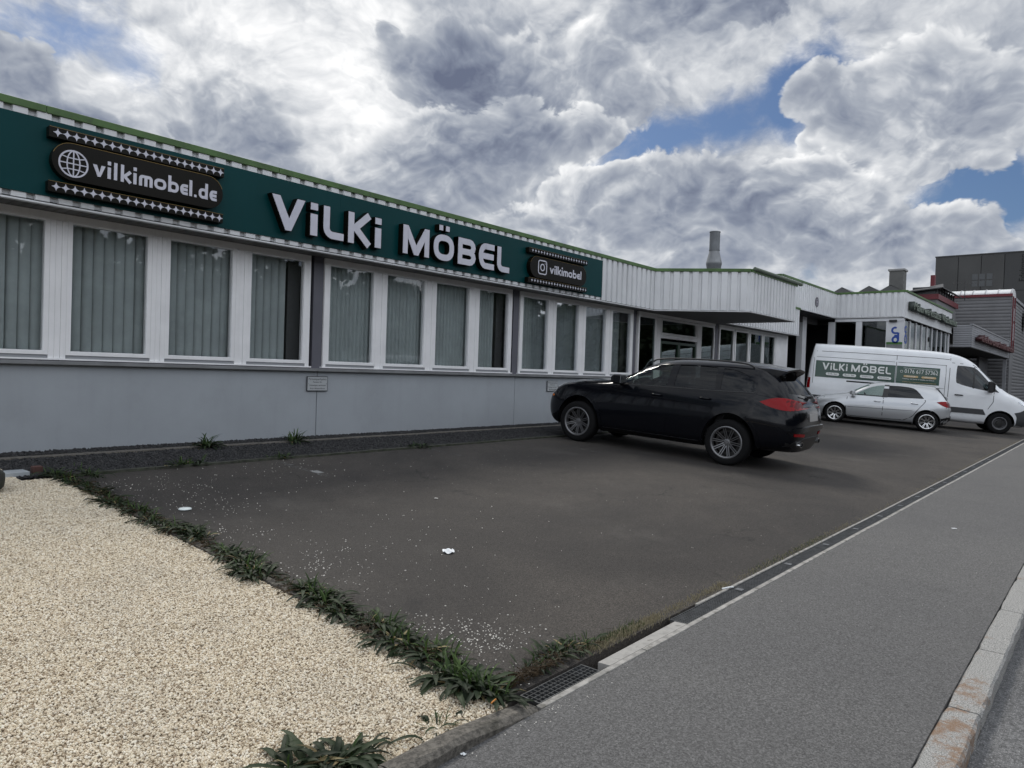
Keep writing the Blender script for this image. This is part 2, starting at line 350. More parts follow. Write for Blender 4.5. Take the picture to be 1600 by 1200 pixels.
def glyph(ch, w, h, t):
    """centre lines (closed?, points) of the rounded sign alphabet, inside a w x h box with stroke t; 'P' entries are filled polygons"""
    a, b, c, d = t/2, w-t/2, t/2, h-t/2; m = (a+b)/2; xh = h*.66
    r = min(w, h)*.30
    S = lambda *p: ('S', list(p)); C = lambda p: ('C', p)
    if ch in 'Vv':
        H = h if ch == 'V' else xh; k = t*1.02
        return [('P', [(0, H), (w/2-k*.42, 0), (w/2+k*.10, 0), (w/2+k*.10, H*.36), (k*1.15, H)]), ('P', [(w/2+k*.102, 0), (w/2+k*.42, 0), (w, H), (w-k*1.15, H), (w/2+k*.102, H*.36)])]
    if ch == 'i':
        H = h if h < .3 or True else h
        return [('P', [(0, 0), (w, 0), (w, h*.665), (0, h*.665)]), ('P', [(0, h*.79), (w, h*.79), (w, h), (0, h)])]
    if ch == 'l': return [('P', [(0, 0), (w, 0), (w, h), (0, h)])]
    if ch == '.': return [('P', [(0, 0), (w, 0), (w, w), (0, w)])]
    if ch == 'L': return [S((a, h), *arc(a+r, c+r, r, r, 180, 270, 6), (w, c))]
    if ch in 'Kk':
        H = h if ch == 'K' else xh
        return [('P', [(0, 0), (t, 0), (t, h), (0, h)]), S((t*1.0, H*.47), (w-t*.45, H)), S((t*1.15, H*.53), (w-t*.42, 0))]
    if ch == 'M':
        return [('P', [(0, 0), (t*.95, 0), (t*.95, h), (0, h)]), ('P', [(w-t*.95, 0), (w, 0), (w, h), (w-t*.95, h)]),
                ('P', [(t*.96, h), (t*.96, h*.55), (w*.42, 0), (w/2-.0005, 0), (w/2-.0005, h*.34), (t*1.5, h)][:5]+[(t*.98, h)]), ('P', [(w-t*.96, h*.55), (w-t*.96, h), (w/2+.0005, h*.34), (w/2+.0005, 0), (w*.58, 0)])]
    if ch in 'OÖo':
        H = (h if ch == 'O' else h*.955) if ch != 'o' else xh
        rx = (b-a)/2; rz = (H-t)/2; p = []
        for i in range(32):
            A = 2*math.pi*i/32; ca, sa = math.cos(A), math.sin(A)
            p.append((m+rx*math.copysign(abs(ca)**.78, ca), t/2+rz+rz*math.copysign(abs(sa)**.78, sa)))
        out = [C(p)]
        if ch == 'Ö':
            for x in (w*.34, w*.66): out.append(('P', [(x-.045*h/.49*1, h*1.10), (x+.045*h/.49, h*1.10), (x+.045*h/.49, h*1.29), (x-.045*h/.49, h*1.29)]))
        return out
    if ch == 'B':
        q = h*.5
        return [S((0, d), (b-r*.8, d), *arc(b-r*.75, d-(d-q)/2, r*.75, (d-q)/2, 90, -90, 6), (0, q)), S((b-r*.8, q-.0002), *arc(b-r*.75, c+(q-c)/2, r*.80, (q-c)/2, 90, -90, 6), (a, c), (a, h))]
    if ch in 'Ee':
        H = h if ch == 'E' else xh; D = H-t/2; q = H/2
        return [S((w, D), (a+r, D), *arc(a+r, (D+c)/2, r, (D-c)/2, 90, 270, 10), (w, c)), S((a, q), (w*.96, q))]
    if ch == 'm':
        H = xh-t/2
        return [S((a, 0), *arc(a+r*.5, H-r*.5, r*.5, r*.5, 180, 90, 4), *arc(b-r*.5, H-r*.5, r*.5, r*.5, 90, 0, 4), (b, 0)), S((m, 0), (m, H))]
    if ch in 'bd':
        rx = (b-a)/2; rz = (xh-t)/2; p = []
        for i in range(24):
            A = 2*math.pi*i/24; ca, sa = math.cos(A), math.sin(A)
            p.append((m+rx*math.copysign(abs(ca)**.8, ca), t/2+rz+rz*math.copysign(abs(sa)**.8, sa)))
        x0 = 0 if ch == 'b' else w-t
        return [C(p), ('P', [(x0, 0), (x0+t, 0), (x0+t, h), (x0, h)])]
    return []
def put_glyph(mb, ch, x, z, w, h, t, y0, y1, grow=0):
    """grow: makes the whole letter fatter (for the letter boxes behind the faces)"""
    for k, g in enumerate(glyph(ch, w, h, t)):
        dy = k*.0012
        if g[0] == 'P':
            P = [(x+a, z+b) for a, b in g[1]]
            if grow:
                cx = sum(p[0] for p in P)/len(P); n = len(P); Q = []
                for i in range(n):
                    p0, p1, p2 = Vector(P[i-1]), Vector(P[i]), Vector(P[(i+1) % n])
                    d1 = (p1-p0).normalized(); d2 = (p2-p1).normalized()
                    n1 = Vector((d1.y, -d1.x)); n2 = Vector((d2.y, -d2.x)); nn = (n1+n2)
                    if nn.length < 1e-5: nn = n1
                    nn.normalize(); area = 0
                    for j in range(n): area += P[j][0]*P[(j+1) % n][1]-P[(j+1) % n][0]*P[j][1]
                    sg = 1 if area > 0 else -1
                    Q.append(tuple(p1+nn*sg*grow/max(nn.dot(n1), .5)))
                P = Q
            area = sum(P[j][0]*P[(j+1) % len(P)][1]-P[(j+1) % len(P)][0]*P[j][1] for j in range(len(P)))
            if area < 0: P = P[::-1]
            mb.prism(P, y0-dy, y1+dy)
        else:
            P = [(x+a, z+b) for a, b in g[1]]
            if grow and g[0] == 'S':
                d0 = (Vector(P[0])-Vector(P[1])).normalized(); d1 = (Vector(P[-1])-Vector(P[-2])).normalized()
                P = [tuple(Vector(P[0])+d0*grow)]+P[1:-1]+[tuple(Vector(P[-1])+d1*grow)]
            mb.stroke(P, t+2*grow, y0-dy, y1+dy, closed=(g[0] == 'C'))
GW = {'V': 1.14, 'v': .62, 'i': .22, 'l': .17, 'L': .76, 'K': .92, 'k': .62, 'M': 1.25, 'Ö': 1.05, 'o': .74, 'B': .95, 'E': .92, 'e': .60, 'm': .95, 'b': .66, 'd': .66, '.': .17}
def sign_word(text, h, t, unit, y0, y1):
    """whole word in one mesh; returns (builder, width)"""
    mb = MB(); x = 0
    for ch in text:
        w = GW[ch]*unit*(h/.26 if unit > .2 else 1)
        w = GW[ch]*unit
        put_glyph(mb, ch, x, 0, w, h, t, y0, y1); x += w+unit*.20
    return mb, x
# ------------------------------------------------------------------ ground
def asphalt(name, base, warm, speck=.5, scale=1.0, patch_amt=.35, big_stones=False, grain=.5, worn=False):
    m = bpy.data.materials.new(name); m.use_nodes = True; t = m.node_tree; t.nodes.clear(); g = G(t)
    pos = g.new('ShaderNodeNewGeometry').outputs['Position']
    big = g.noise(pos, .35*scale, 5, .62, .6); mid = g.noise(pos, 2.2, 5, .6); fine = g.noise(pos, 130, 3, .6); f2 = g.noise(pos, 420, 2, .5)
    c = g.mix(g.smooth(big, .35, .66), base, warm)
    c = g.mix(g.m('MULTIPLY', g.smooth(mid, .5, .75), patch_amt), c, tuple(x*.62 for x in base))
    st = g.noise(g.v('MULTIPLY', pos, (1, 1, 1)), .9, 6, .7, 1.2)
    c = g.mix(g.m('MULTIPLY', g.smooth(st, .60, .72), .35), c, tuple(x*.45 for x in base))
    vor = g.new('ShaderNodeTexVoronoi', {'Vector': pos, 'Scale': 110.0 if big_stones else 190.0}); vr = g.new('ShaderNodeTexVoronoi', {'Vector': pos, 'Scale': 90.0})
    stone = g.m('MULTIPLY', g.smooth(vor.outputs['Distance'], .42, .18), g.smooth(vor.outputs['Color'], .35, .8))
    gr = g.noise(pos, 62 if not big_stones else 45, 5, .78)
    c = g.v('SCALE', c, scale=g.lin(gr, .30, .70, 1-grain, 1+grain*1.25))
    cell = g.m('MULTIPLY_ADD', g.new('ShaderNodeSeparateColor', {0: g.new('ShaderNodeTexVoronoi', {'Vector': pos, 'Scale': 120.0 if not big_stones else 85.0}).outputs['Color']}).outputs[0], 1.0, .5)
    c = g.v('SCALE', c, scale=cell)
    c = g.mix(g.m('MULTIPLY', stone, speck), c, tuple(min(1, x*3.1+.03) for x in warm))
    stone2 = g.m('MULTIPLY', g.smooth(vr.outputs['Distance'], .30, .12), g.smooth(vr.outputs['Color'], .78, .86))
    c = g.mix(g.m('MULTIPLY', stone2, speck*.8), c, (.26, .25, .23))
    c = g.mix(g.m('MULTIPLY', g.smooth(fine, .42, .62), .45), c, tuple(x*.42 for x in base))
    c = g.mix(g.m('MULTIPLY', g.smooth(f2, .45, .65), .40), c, tuple(min(1, x*1.9) for x in warm))
    if worn:
        # hairline cracks, a long tar seam, drips of oil and paler scuffed patches
        wp = g.v('ADD', pos, g.v('SCALE', g.noise(pos, 1.7, 4, .6, out=1), scale=.9))
        cr = g.new('ShaderNodeTexVoronoi', {'Vector': wp, 'Scale': .42}, feature='DISTANCE_TO_EDGE').outputs['Distance']
        gate = g.smooth(g.noise(pos, .6, 3, .5), .47, .62)
        c = g.mix(g.m('MULTIPLY', g.smooth(cr, .010, .002), g.m('MULTIPLY', gate, .65)), c, (.014, .013, .012))
        oil = g.smooth(g.noise(g.v('ADD', pos, (31, 7, 0)), 1.5, 4, .55), .66, .74)
        c = g.mix(g.m('MULTIPLY', oil, .55), c, (.018, .017, .017))
        scuff = g.smooth(g.noise(g.v('ADD', pos, (3, 17, 0)), .8, 6, .68, .1), .54, .74)
        c = g.mix(g.m('MULTIPLY', scuff, .30), c, (.11, .102, .092))
    b = g.new('ShaderNodeBsdfPrincipled', {'Base Color': c, 'Roughness': g.lin(fine, .3, .7, .72, .95), 'Specular IOR Level': .35})
    h = g.m('ADD', g.m('MULTIPLY', g.smooth(vor.outputs['Distance'], .5, .1), .6), g.m('MULTIPLY', fine, .8))
    bn = g.new('ShaderNodeBump', {'Height': h, 'Strength': .55, 'Distance': .004}); t.links.new(bn.outputs[0], b.inputs['Normal'])
    out = g.new('ShaderNodeOutputMaterial'); t.links.new(b.outputs[0], out.inputs[0])
    MATS[name] = m; return m
lot_m = asphalt('asphalt_lot', (.0235, .0215, .0205), (.058, .051, .0445), .40, .8, worn=True, grain=.6)
walk_m = asphalt('asphalt_walk', (.090, .089, .089), (.112, .110, .107), .30, .6, .12, grain=.42)
road_m = asphalt('asphalt_road', (.085, .086, .088), (.12, .12, .12), .95, 1.2, .2, big_stones=True)
dirt_m = pmat('dirt', (.05, .042, .033), .95, var=(3, .3), bump=(30, .6, .02))
conc_m = pmat('concrete', (.24, .235, .22), .85, var=(6, .25), bump=(60, .4, .004), dirt=((.07, .065, .055), 5, .8))
conc_d = pmat('concrete_dark', (.12, .11, .095), .95, var=(45, .45), bump=(70, .9, .008), dirt=((.035, .033, .024), 6, .9))

def slab(name, x0, x1, prof, mat, zlow=None, **kw):
    """sheet following a y-z profile, with a skirt down to zlow"""
    mb = MB(); P = list(prof)
    if zlow is not None: P = [(P[0][0], zlow)]+P+[(P[-1][0], zlow)]
    n = len(P); vs = [(x0, y, z) for y, z in P]+[(x1, y, z) for y, z in P]
    mb.add(vs, [(i, n+i, n+i+1, i+1) for i in range(n-1)])
    if zlow is not None: mb.add([(x0, y, z) for y, z in P], [tuple(range(n))[::-1]]); mb.add([(x1, y, z) for y, z in P], [tuple(range(n))])
    return mb.obj(name, mat, kind='structure', **kw)
GZ = ground_z
slab('ground', -900, 1200, [(-900, -.32), (2.0, -.32), (2.6, -.16), (13, GZ(0, 13)-.12), (1200, GZ(0, 13)-.12)], dirt_m, label='bare ground under everything')
slab('road', -60, 400, [(-9.5, -.10), (.452, -.085)], road_m, -.30, label='rough grey asphalt road past the kerb')
slab('pavement', -60, 200, [(.605, 0), (1.3, .003), (2.035, 0)], walk_m, -.30, label='smooth grey asphalt pavement between kerb and drain')
slab('parking_lot', 2.68, 16.9, [(2.228, .0), (8.36, GZ(0, 8.36))], lot_m, -.30, label='worn dark asphalt of the parking lot')
slab('parking_lot', 16.9, 200, [(2.228, .0), (13, GZ(0, 13)), (60, GZ(0, 13))], lot_m, -.30, label='asphalt of the lot beyond the first cars')

# granite kerb
kerb = empty('kerb', (0, .525, 0), kind='structure', label='kerb of granite stones along the road')
kerb_ms = []
for k in range(5):
    m = bpy.data.materials.new('granite'); m.use_nodes = True; t = m.node_tree; t.nodes.clear(); g = G(t)
    pos = g.new('ShaderNodeNewGeometry').outputs['Position']
    a = g.noise(pos, 170, 3, .6); bb = g.noise(pos, 60, 4, .6); rust = g.noise(g.v('ADD', pos, (k*7.3, 0, 0)), 4.5, 6, .65)
    c = g.ramp(a, [(.32, (.06, .06, .06)), (.45, (.24, .24, .23)), (.6, (.40, .39, .37)), (.72, (.52, .51, .49))])
    c = g.mix(g.smooth(bb, .55, .75, 0, .4), c, (.16, .16, .155))
    rust = g.m('MULTIPLY_ADD', g.m('SUBTRACT', g.noise(pos, 55, 4, .7), .5), .35, rust)
    c = g.mix(g.smooth(rust, (.44, .50, .60, .68, .56)[k], (.60, .66, .78, .85, .75)[k], 0, .75), c, (.20, .105, .045))
    b = g.new('ShaderNodeBsdfPrincipled', {'Base Color': c, 'Roughness': .85})
    bn = g.new('ShaderNodeBump', {'Height': bb, 'Strength': .7, 'Distance': .01}); t.links.new(bn.outputs[0], b.inputs['Normal'])
    t.links.new(b.outputs[0], g.new('ShaderNodeOutputMaterial').inputs[0]); kerb_ms.append(m)
rk = random.Random(3)
def kerb_mesh(L, seed):
    r = random.Random(seed); mb = MB(); n = 10; vs = []
    for i in range(n+1):
        x = L*i/n; j = lambda a: r.uniform(-a, a)
        e = .012 if i in (0, n) else 0
        vs += [(x, .078+j(.004)-e*.3, -.30), (x, .078+j(.004)-e*.3, -.012-e), (x, .066+j(.003), .0+j(.002)-e*.6), (x, -.060+j(.003), .0+j(.002)-e*.6), (x, -.073+j(.005), -.012-e), (x, -.078+j(.005), -.30)]
    fs = [(6*i+k, 6*i+6+k, 6*i+7+k, 6*i+1+k) for i in range(n) for k in range(5)]
    fs += [(0, 1, 2, 3, 4, 5)[::-1], tuple(6*n+k for k in (0, 1, 2, 3, 4, 5))]
    mb.add(vs, fs); return mb
kerb_meshes = [kerb_mesh(1.035, s).mesh('kerb_stone', kerb_ms[s % 5], smooth=False) for s in range(5)]
x = -1.05
for i in range(46):
    o = link('kerb_stone', kerb_meshes[[0, 3, 1, 2, 0, 1, 2, 3, 4, 2][i % 10] if i > 4 else (3, 2, 4, 0, 0)[i] if i != 4 else 0], kerb, (x, 0, 0)); x += 1.047
mb = MB(); mb.box(x, 160, -.078, .078, -.3, 0); mb.obj('kerb_run', kerb_ms[3], kerb)

# drainage channel: concrete rims, dark bed, steel gratings
dr = empty('drainage_channel', (0, 2.13, 0), kind='structure', label='long drainage channel with steel gratings between lot and pavement')
mb = MB()
rr = random.Random(5)
x = 2.70
while x < 60:
    L = 1.0; j = rr.uniform(-.0015, .0015)
    mb.box(x+.004, x+L-.004, -.093, -.056, -.28, .004+j)
    if x > 4.2: mb.box(x+.004, x+L-.004, .072, .096, -.28, .005+j)
    x += L
mb.box(60, 160, -.093, -.056, -.28, .003); mb.box(60, 160, .072, .096, -.28, .003)
mb.obj('channel_rim', pmat('concrete_rim', (.30, .29, .27), .85, var=(14, .3), bump=(60, .5, .004), dirt=((.08, .075, .06), 9, .8)), dr, bevel=.004)
mb = MB(); mb.box(2.70, 160, -.0555, .0715, -.12, -.10); mb.obj('channel_bed', pmat('channel_dark', (.02, .018, .015), .9, var=(6, .4)), dr)
gal = pmat('galvanised', (.22, .225, .23), .42, .8, var=(20, .25))
gal_d = pmat('steel_dark', (.085, .088, .09), .5, .4, var=(15, .3))
def grating(L, nx, ny, w=.125, t=.003):
    mb = MB(); z0, z1 = -.022, .002
    mb.box(0, L, -.053, -.053+.005, z0, z1+.001); mb.box(0, L, .069-.005, .069, z0, z1+.001)
    mb.box(0, .007, -.048, .064, z0, z1+.001); mb.box(L-.007, L, -.048, .064, z0, z1+.001)
    for i in range(1, nx): mb.box(L*i/nx-t/2, L*i/nx+t/2, -.048, .064, z0, z1)
    for j in range(1, ny):
        y = -.048+.112*j/ny; mb.box(.007, L-.007, y-t/2, y+t/2, z0+.003, z1-.001)
    return mb
g_coarse = grating(.53, 16, 4).mesh('grating', gal_d); g_fine = grating(1.04, 34, 9, t=.0045).mesh('grating', gal_d)
g_clip = MB().box(0, .055, -.02, .035, .0035, .007).mesh('lock_plate', gal)
link('grating', g_coarse, dr, (2.735, 0, 0))
x = 4.285
for i in range(40):
    o = link('grating', g_fine, dr, (x, 0, 0))
    if i < 14: link('lock_plate', g_clip, o, (.96, 0, 0))
    x += 1.05
mb = MB(); mb.box(x, 160, -.053, .069, -.02, .001); mb.obj('grating_run', gal_d, dr)
# the stretch where concrete covers the channel
mb = MB(); mb.add([(3.36, -.055, .004), (4.28, -.055, .004), (4.28, .030, .0), (3.36, .022, .0), (3.36, -.055, -.09), (4.28, -.055, -.09), (4.28, .030, -.09), (3.36, .022, -.09)], [(0, 1, 2, 3), (3, 2, 6, 7), (0, 3, 7, 4), (1, 5, 6, 2), (0, 4, 5, 1)])
mb.obj('concrete_cover', pmat('concrete_pale', (.33, .32, .30), .8, var=(12, .2), bump=(50, .5, .005), dirt=((.12, .11, .10), 12, .7)), dr)

# gravel bed kerb towards the pavement and the edging stones along the lot
ed = empty('gravel_edging', (0, 2.1, 0), kind='structure', label='low concrete edging round the beige gravel')
for i, (xa, xb) in enumerate(((-2.2, -1.2), (-1.19, -.2), (-.19, .80), (.81, 1.80), (1.81, 2.685))):
    mb = MB(); r = random.Random(i); n = 8; vs = []
    for k in range(n+1):
        x = xa+(xb-xa)*k/n; j = lambda a: r.uniform(-a, a)
        hh = .055 if x < 2.2 else .055-(x-2.2)*.09
        vs += [(x, 2.035, -.2), (x, 2.038+j(.003), hh-.020+j(.003)), (x, 2.062+j(.004), hh+j(.002)), (x, 2.125, hh+j(.002)), (x, 2.15, hh-.01), (x, 2.152, -.2)]
    fs = [(6*k+q, 6*k+1+q, 6*k+7+q, 6*k+6+q)[::-1] for k in range(n) for q in range(5)]+[(0, 1, 2, 3, 4, 5), tuple(6*n+q for q in (5, 4, 3, 2, 1, 0))]
    mb.add(vs, fs); mb.obj('edging_stone', conc_d, ed, (0, -2.1, 0))
y = 2.2
i = 0
while y < 8.2:
    L = .99; mb = MB(); z0, z1 = GZ(0, y), GZ(0, y+L)
    mb.add([(2.615, y, z0+.022), (2.672, y, z0+.020), (2.672, y+L, z1+.020), (2.615, y+L, z1+.022), (2.612, y, z0-.2), (2.674, y, z0-.2), (2.674, y+L, z1-.2), (2.612, y+L, z1-.2)], [(0, 1, 2, 3), (0, 4, 5, 1), (1, 5, 6, 2), (2, 6, 7, 3), (3, 7, 4, 0)])
    mb.obj('edging_stone', conc_d, ed, (0, -2.1, 0)); y += 1.0
# mossy edge between the lot and the dark gravel, and the concrete strip near the wall
mb = MB()
for i in range(14):
    xa = 2.6+i*1.02; mb.box(xa, xa+1.01, 8.365, 8.43, 0, GZ(0, 8.4)+.028+random.uniform(-.004, .004))
mb.obj('edging_stone', pmat('moss_edge', (.05, .052, .04), .95, var=(8, .4), bump=(40, .8, .01), dirt=((.02, .03, .012), 5, .9)), ed, (0, -2.1, 0))
strip = empty('paving_strip', (2, 9.6, GZ(0, 9.6)), kind='structure', label='narrow concrete paving strip in the dark gravel along the wall')
for i in range(16):
    mb = MB().box(i*.95-.6, i*.95+.944-.6, -.085, .085, -.08, .018+random.uniform(-.003, .003)); mb.obj('paving_slab', conc_d, strip, (0, 0, 0), bevel=.003)

# ------------------------------------------------------------------ loose stones
def stone_mesh(name, mats, seed, flat=.6, n=1):
    r = random.Random(seed); bm = bmesh.new(); bmesh.ops.create_icosphere(bm, subdivisions=1, radius=1)
    ax = (1, r.uniform(.6, .9), r.uniform(flat*.7, flat*1.2))
    for v in bm.verts:
        k = r.uniform(.72, 1.12); v.co = Vector((v.co.x*ax[0]*k, v.co.y*ax[1]*k, v.co.z*ax[2]*k))
    me = bpy.data.meshes.new(name); bm.to_mesh(me); bm.free(); me.materials.append(mats); return me
def stone_mat(name, stops, rough=.85):
    m = bpy.data.materials.new(name); m.use_nodes = True; t = m.node_tree; t.nodes.clear(); g = G(t)
    rnd = g.new('ShaderNodeObjectInfo').outputs['Random']
    pos = g.new('ShaderNodeNewGeometry').outputs['Position']
    c = g.ramp(rnd, stops)
    n = g.noise(pos, 1.6, 4, .6)
    c = g.mix(g.smooth(n, .45, .75, 0, .30), c, tuple(x*.6 for x in stops[len(stops)//2][1]))
    c = g.mix(g.m('MULTIPLY', g.noise(pos, 240, 2, .5), .25), c, (.35, .27, .19) if stops[1][1][0] > .2 else (.02, .02, .02))
    b = g.new('ShaderNodeBsdfPrincipled', {'Base Color': c, 'Roughness': rough})
    t.links.new(b.outputs[0], g.new('ShaderNodeOutputMaterial').inputs[0]); return m
def scatter(name, base_mesh_builder, base_mat, stones, density, smin, smax, seed, zoff=.0, **kw):
    """geometry-nodes scatter of stone meshes over a base sheet"""
    o = base_mesh_builder.obj(name, base_mat, **kw)
    ng = bpy.data.node_groups.new(name+'_scatter', 'GeometryNodeTree')
    ng.interface.new_socket('Geometry', in_out='INPUT', socket_type='NodeSocketGeometry'); ng.interface.new_socket('Geometry', in_out='OUTPUT', socket_type='NodeSocketGeometry')
    N, L = ng.nodes, ng.links
    gi = N.new('NodeGroupInput'); go = N.new('NodeGroupOutput')
    dist = N.new('GeometryNodeDistributePointsOnFaces'); dist.inputs['Density'].default_value = density; dist.inputs['Seed'].default_value = seed
    L.new(gi.outputs[0], dist.inputs['Mesh'])
    inst = N.new('GeometryNodeInstanceOnPoints'); join = N.new('GeometryNodeJoinGeometry')
    for st in stones:
        so = bpy.data.objects.new('stone_source', st)
        oi = N.new('GeometryNodeObjectInfo'); oi.inputs['Object'].default_value = so; oi.inputs['As Instance'].default_value = True
        L.new(oi.outputs['Geometry'], join.inputs[0])
    L.new(join.outputs[0], inst.inputs['Instance']); inst.inputs['Pick Instance'].default_value = True
    idx = N.new('FunctionNodeRandomValue'); idx.data_type = 'INT'; idx.inputs[4].default_value = 0; idx.inputs[5].default_value = len(stones)-1
    L.new(idx.outputs[2], inst.inputs['Instance Index'])
    rot = N.new('FunctionNodeRandomValue'); rot.data_type = 'FLOAT_VECTOR'; rot.inputs[0].default_value = (-.6, -.6, 0); rot.inputs[1].default_value = (.6, .6, 6.283)
    L.new(rot.outputs[0], inst.inputs['Rotation'])
    sc = N.new('FunctionNodeRandomValue'); sc.data_type = 'FLOAT'; sc.inputs[2].default_value = smin; sc.inputs[3].default_value = smax
    L.new(sc.outputs[1], inst.inputs['Scale'])
    sp = N.new('GeometryNodeSetPosition'); rz = N.new('FunctionNodeRandomValue'); rz.data_type = 'FLOAT_VECTOR'
    rz.inputs[0].default_value = (0, 0, zoff-smax*.5); rz.inputs[1].default_value = (0, 0, zoff+smax*.55)
    L.new(dist.outputs['Points'], sp.inputs[0]); L.new(rz.outputs[0], sp.inputs['Offset']); L.new(sp.outputs[0], inst.inputs['Points'])
    jo = N.new('GeometryNodeJoinGeometry'); L.new(gi.outputs[0], jo.inputs[0]); L.new(inst.outputs[0], jo.inputs[0]); L.new(jo.outputs[0], go.inputs[0])
    md = o.modifiers.new('scatter', 'NODES'); md.node_group = ng
    return o
beige = stone_mat('gravel_beige', [(0, (.34, .26, .17)), (.14, (.62, .53, .38)), (.45, (.80, .72, .56)), (.72, (.88, .83, .71)), (.90, (.66, .55, .40)), (1, (.26, .20, .14))])
bst = [stone_mesh('gravel_stone', beige, s, .65) for s in range(5)]
def sheet(quads):
    mb = MB()
    for q in quads: mb.add(q, [(0, 1, 2, 3)])
    return mb
gz = lambda x, y, d=0: (x, y, GZ(x, y)+d)
bg = []
for (xa, xb, ya, yb) in ((.3, 2.605, 2.16, 4.2), (.6, 2.605, 4.2, 6.5), (.8, 2.605, 6.5, 8.30), (.8, 2.28, 8.30, 9.30)):
    bg.append([gz(xa, ya, .006), gz(xb, ya, .006), gz(xb, yb, .006), gz(xa, yb, .006)])
scatter('beige_gravel', sheet(bg), pmat('gravel_bed', (.26, .20, .135), .95, bump=(90, 1, .01), var=(20, .4)), bst, 21000, .0034, .0092, 1, .003, kind='stuff', label='bed of beige and cream stone chippings')
dark = stone_mat('gravel_dark', [(0, (.010, .010, .011)), (.4, (.022, .0225, .024)), (.8, (.038, .038, .040)), (1, (.07, .068, .066))])
dst = [stone_mesh('basalt_stone', dark, s+20, .8) for s in range(4)]
scatter('dark_gravel', sheet([[gz(2.3, 8.44, .0), gz(16.9, 8.44, .0), gz(16.9, 9.50, .0), gz(2.3, 9.50, .0)], [gz(-.6, 9.70, .0), gz(16.9, 9.70, .0), gz(16.9, 9.97, .0), gz(-.6, 9.97, .0)], [gz(-.6, 9.25, .0), gz(2.3, 9.25, .0), gz(2.3, 9.5, .0), gz(-.6, 9.5, .0)]]),
        pmat('gravel_dark_bed', (.02, .02, .02), .95), dst, 3600, .007, .018, 4, .008, kind='stuff', label='dark basalt gravel strip along the foot of the wall')

# stray pale chips on the asphalt
mb = MB(); r = random.Random(11)
chip = stone_mesh('chip', conc_m, 3, .7); cv = [v.co.copy() for v in chip.vertices]; cf = [tuple(p.vertices) for p in chip.polygons]
def strew(x, y, s, z=None):
    a = r.uniform(0, 6.28); ca, sa = math.cos(a), math.sin(a); z = GZ(x, y) if z is None else z
    mb.add([(x+s*(v.x*ca-v.y*sa), y+s*(v.x*sa+v.y*ca), z+s*(v.z+.35)) for v in cv], cf)
for k in range(380):
    t = r.random(); y = 2.35+t*5.7; x = 2.76+abs(r.gauss(0, .55)) ; strew(x, y, r.uniform(.002, .0058))
for cx, cy, n, sp in ((3.12, 2.75, 200, .15), (3.0, 3.1, 90, .13), (3.05, 4.35, 80, .22), (3.4, 4.6, 60, .3), (3.35, 6.6, 60, .3), (3.0, 5.6, 40, .2), (5.2, 7.9, 40, .5), (4.2, 7.6, 90, .8), (2.95, 2.20, 30, .2), (4.6, 4.9, 30, .5), (3.3, 7.5, 60, .35)):
    for k in range(n):
        x, y = r.gauss(cx, sp), r.gauss(cy, sp*.8)
        if x > 2.7 and y > 2.24 and y < 8.3: strew(x, y, r.uniform(.0022, .0075))
for k in range(170): strew(r.uniform(2.8, 9), r.uniform(2.4, 8.1), r.uniform(.0018, .0042))
for k in range(36): strew(r.gauss(2.8, .25), r.uniform(1.93, 2.02), r.uniform(.002, .005), 0)
for k in range(30): strew(r.uniform(2, 8), r.uniform(.8, 1.9), r.uniform(.0015, .0035), .002)
mb.obj('stray_chippings', pmat('chip_white', (.70, .67, .61), .8, var=(30, .2)), kind='stuff', label='pale stone chips scattered over the dark asphalt')

# faded bay lines
def bay(x, y0, y1, keep, lab):
    m = bpy.data.materials.new('worn_paint'); m.use_nodes = True; t = m.node_tree; t.nodes.clear(); g = G(t)
    pos = g.new('ShaderNodeNewGeometry').outputs['Position']; n = g.noise(pos, 16, 6, .7)
    pb = g.new('ShaderNodeBsdfPrincipled', {'Base Color': (.34, .34, .33, 1), 'Roughness': .8}); tr = g.new('ShaderNodeBsdfTransparent')
    mx = g.new('ShaderNodeMixShader', {0: g.smooth(n, .52-keep, .80-keep, 0, .75)}); t.links.new(tr.outputs[0], mx.inputs[1]); t.links.new(pb.outputs[0], mx.inputs[2])
    t.links.new(mx.outputs[0], g.new('ShaderNodeOutputMaterial').inputs[0])
    mb = MB(); mb.add([(x, y0, GZ(x, y0)+.004), (x+.10, y0, GZ(x, y0)+.004), (x+.10, y1, GZ(x, y1)+.004), (x, y1, GZ(x, y1)+.004)], [(0, 1, 2, 3)])
    return mb.obj('bay_line', m, kind='structure', label=lab)
bay(5.06, 7.1, 8.30, .05, 'faded white bay line nearest the gravel bed')
bay(5.10, 7.36, 7.52, .5, 'small patch of fresher white paint on a bay line')
bay(7.72, 7.0, 8.30, .02, 'faded white bay line in the middle of the empty bays')
bay(10.35, 6.6, 8.30, .02, 'faded white bay line beside the black suv')
# shared materials
pmat('tyre', (.008, .008, .0085), .9, spec=.2, bump=(160, .2, .002))
pmat('wheel_dark', (.008, .008, .009), .8, spec=.2)
pmat('brake', (.035, .034, .033), .5, .5)
pmat('cabin_dark', (.014, .014, .015), .7)
pmat('seat_black', (.03, .03, .033), .6)
pmat('trim_black', (.012, .012, .013), .38)
pmat('seam', (.004, .004, .004), .8)
pmat('chrome', (.55, .56, .57), .12, 1.0)
pmat('lamp_red', (.24, .003, .006), .15, coat=0, spec=.2)
pmat('lamp_red_dark', (.10, .003, .005), .15, coat=0, spec=.2)
pmat('lamp_amber', (.75, .20, .02), .15, coat=.6)
pmat('lamp_clear', (.62, .64, .66), .08, .55, coat=1)
pmat('plate', (.34, .33, .32), .5)
glass_mat('car_glass', (.62, .70, .66), .03, fres=.22)
glass_mat('car_glass_tint', (.06, .07, .075), .03, fres=.40)

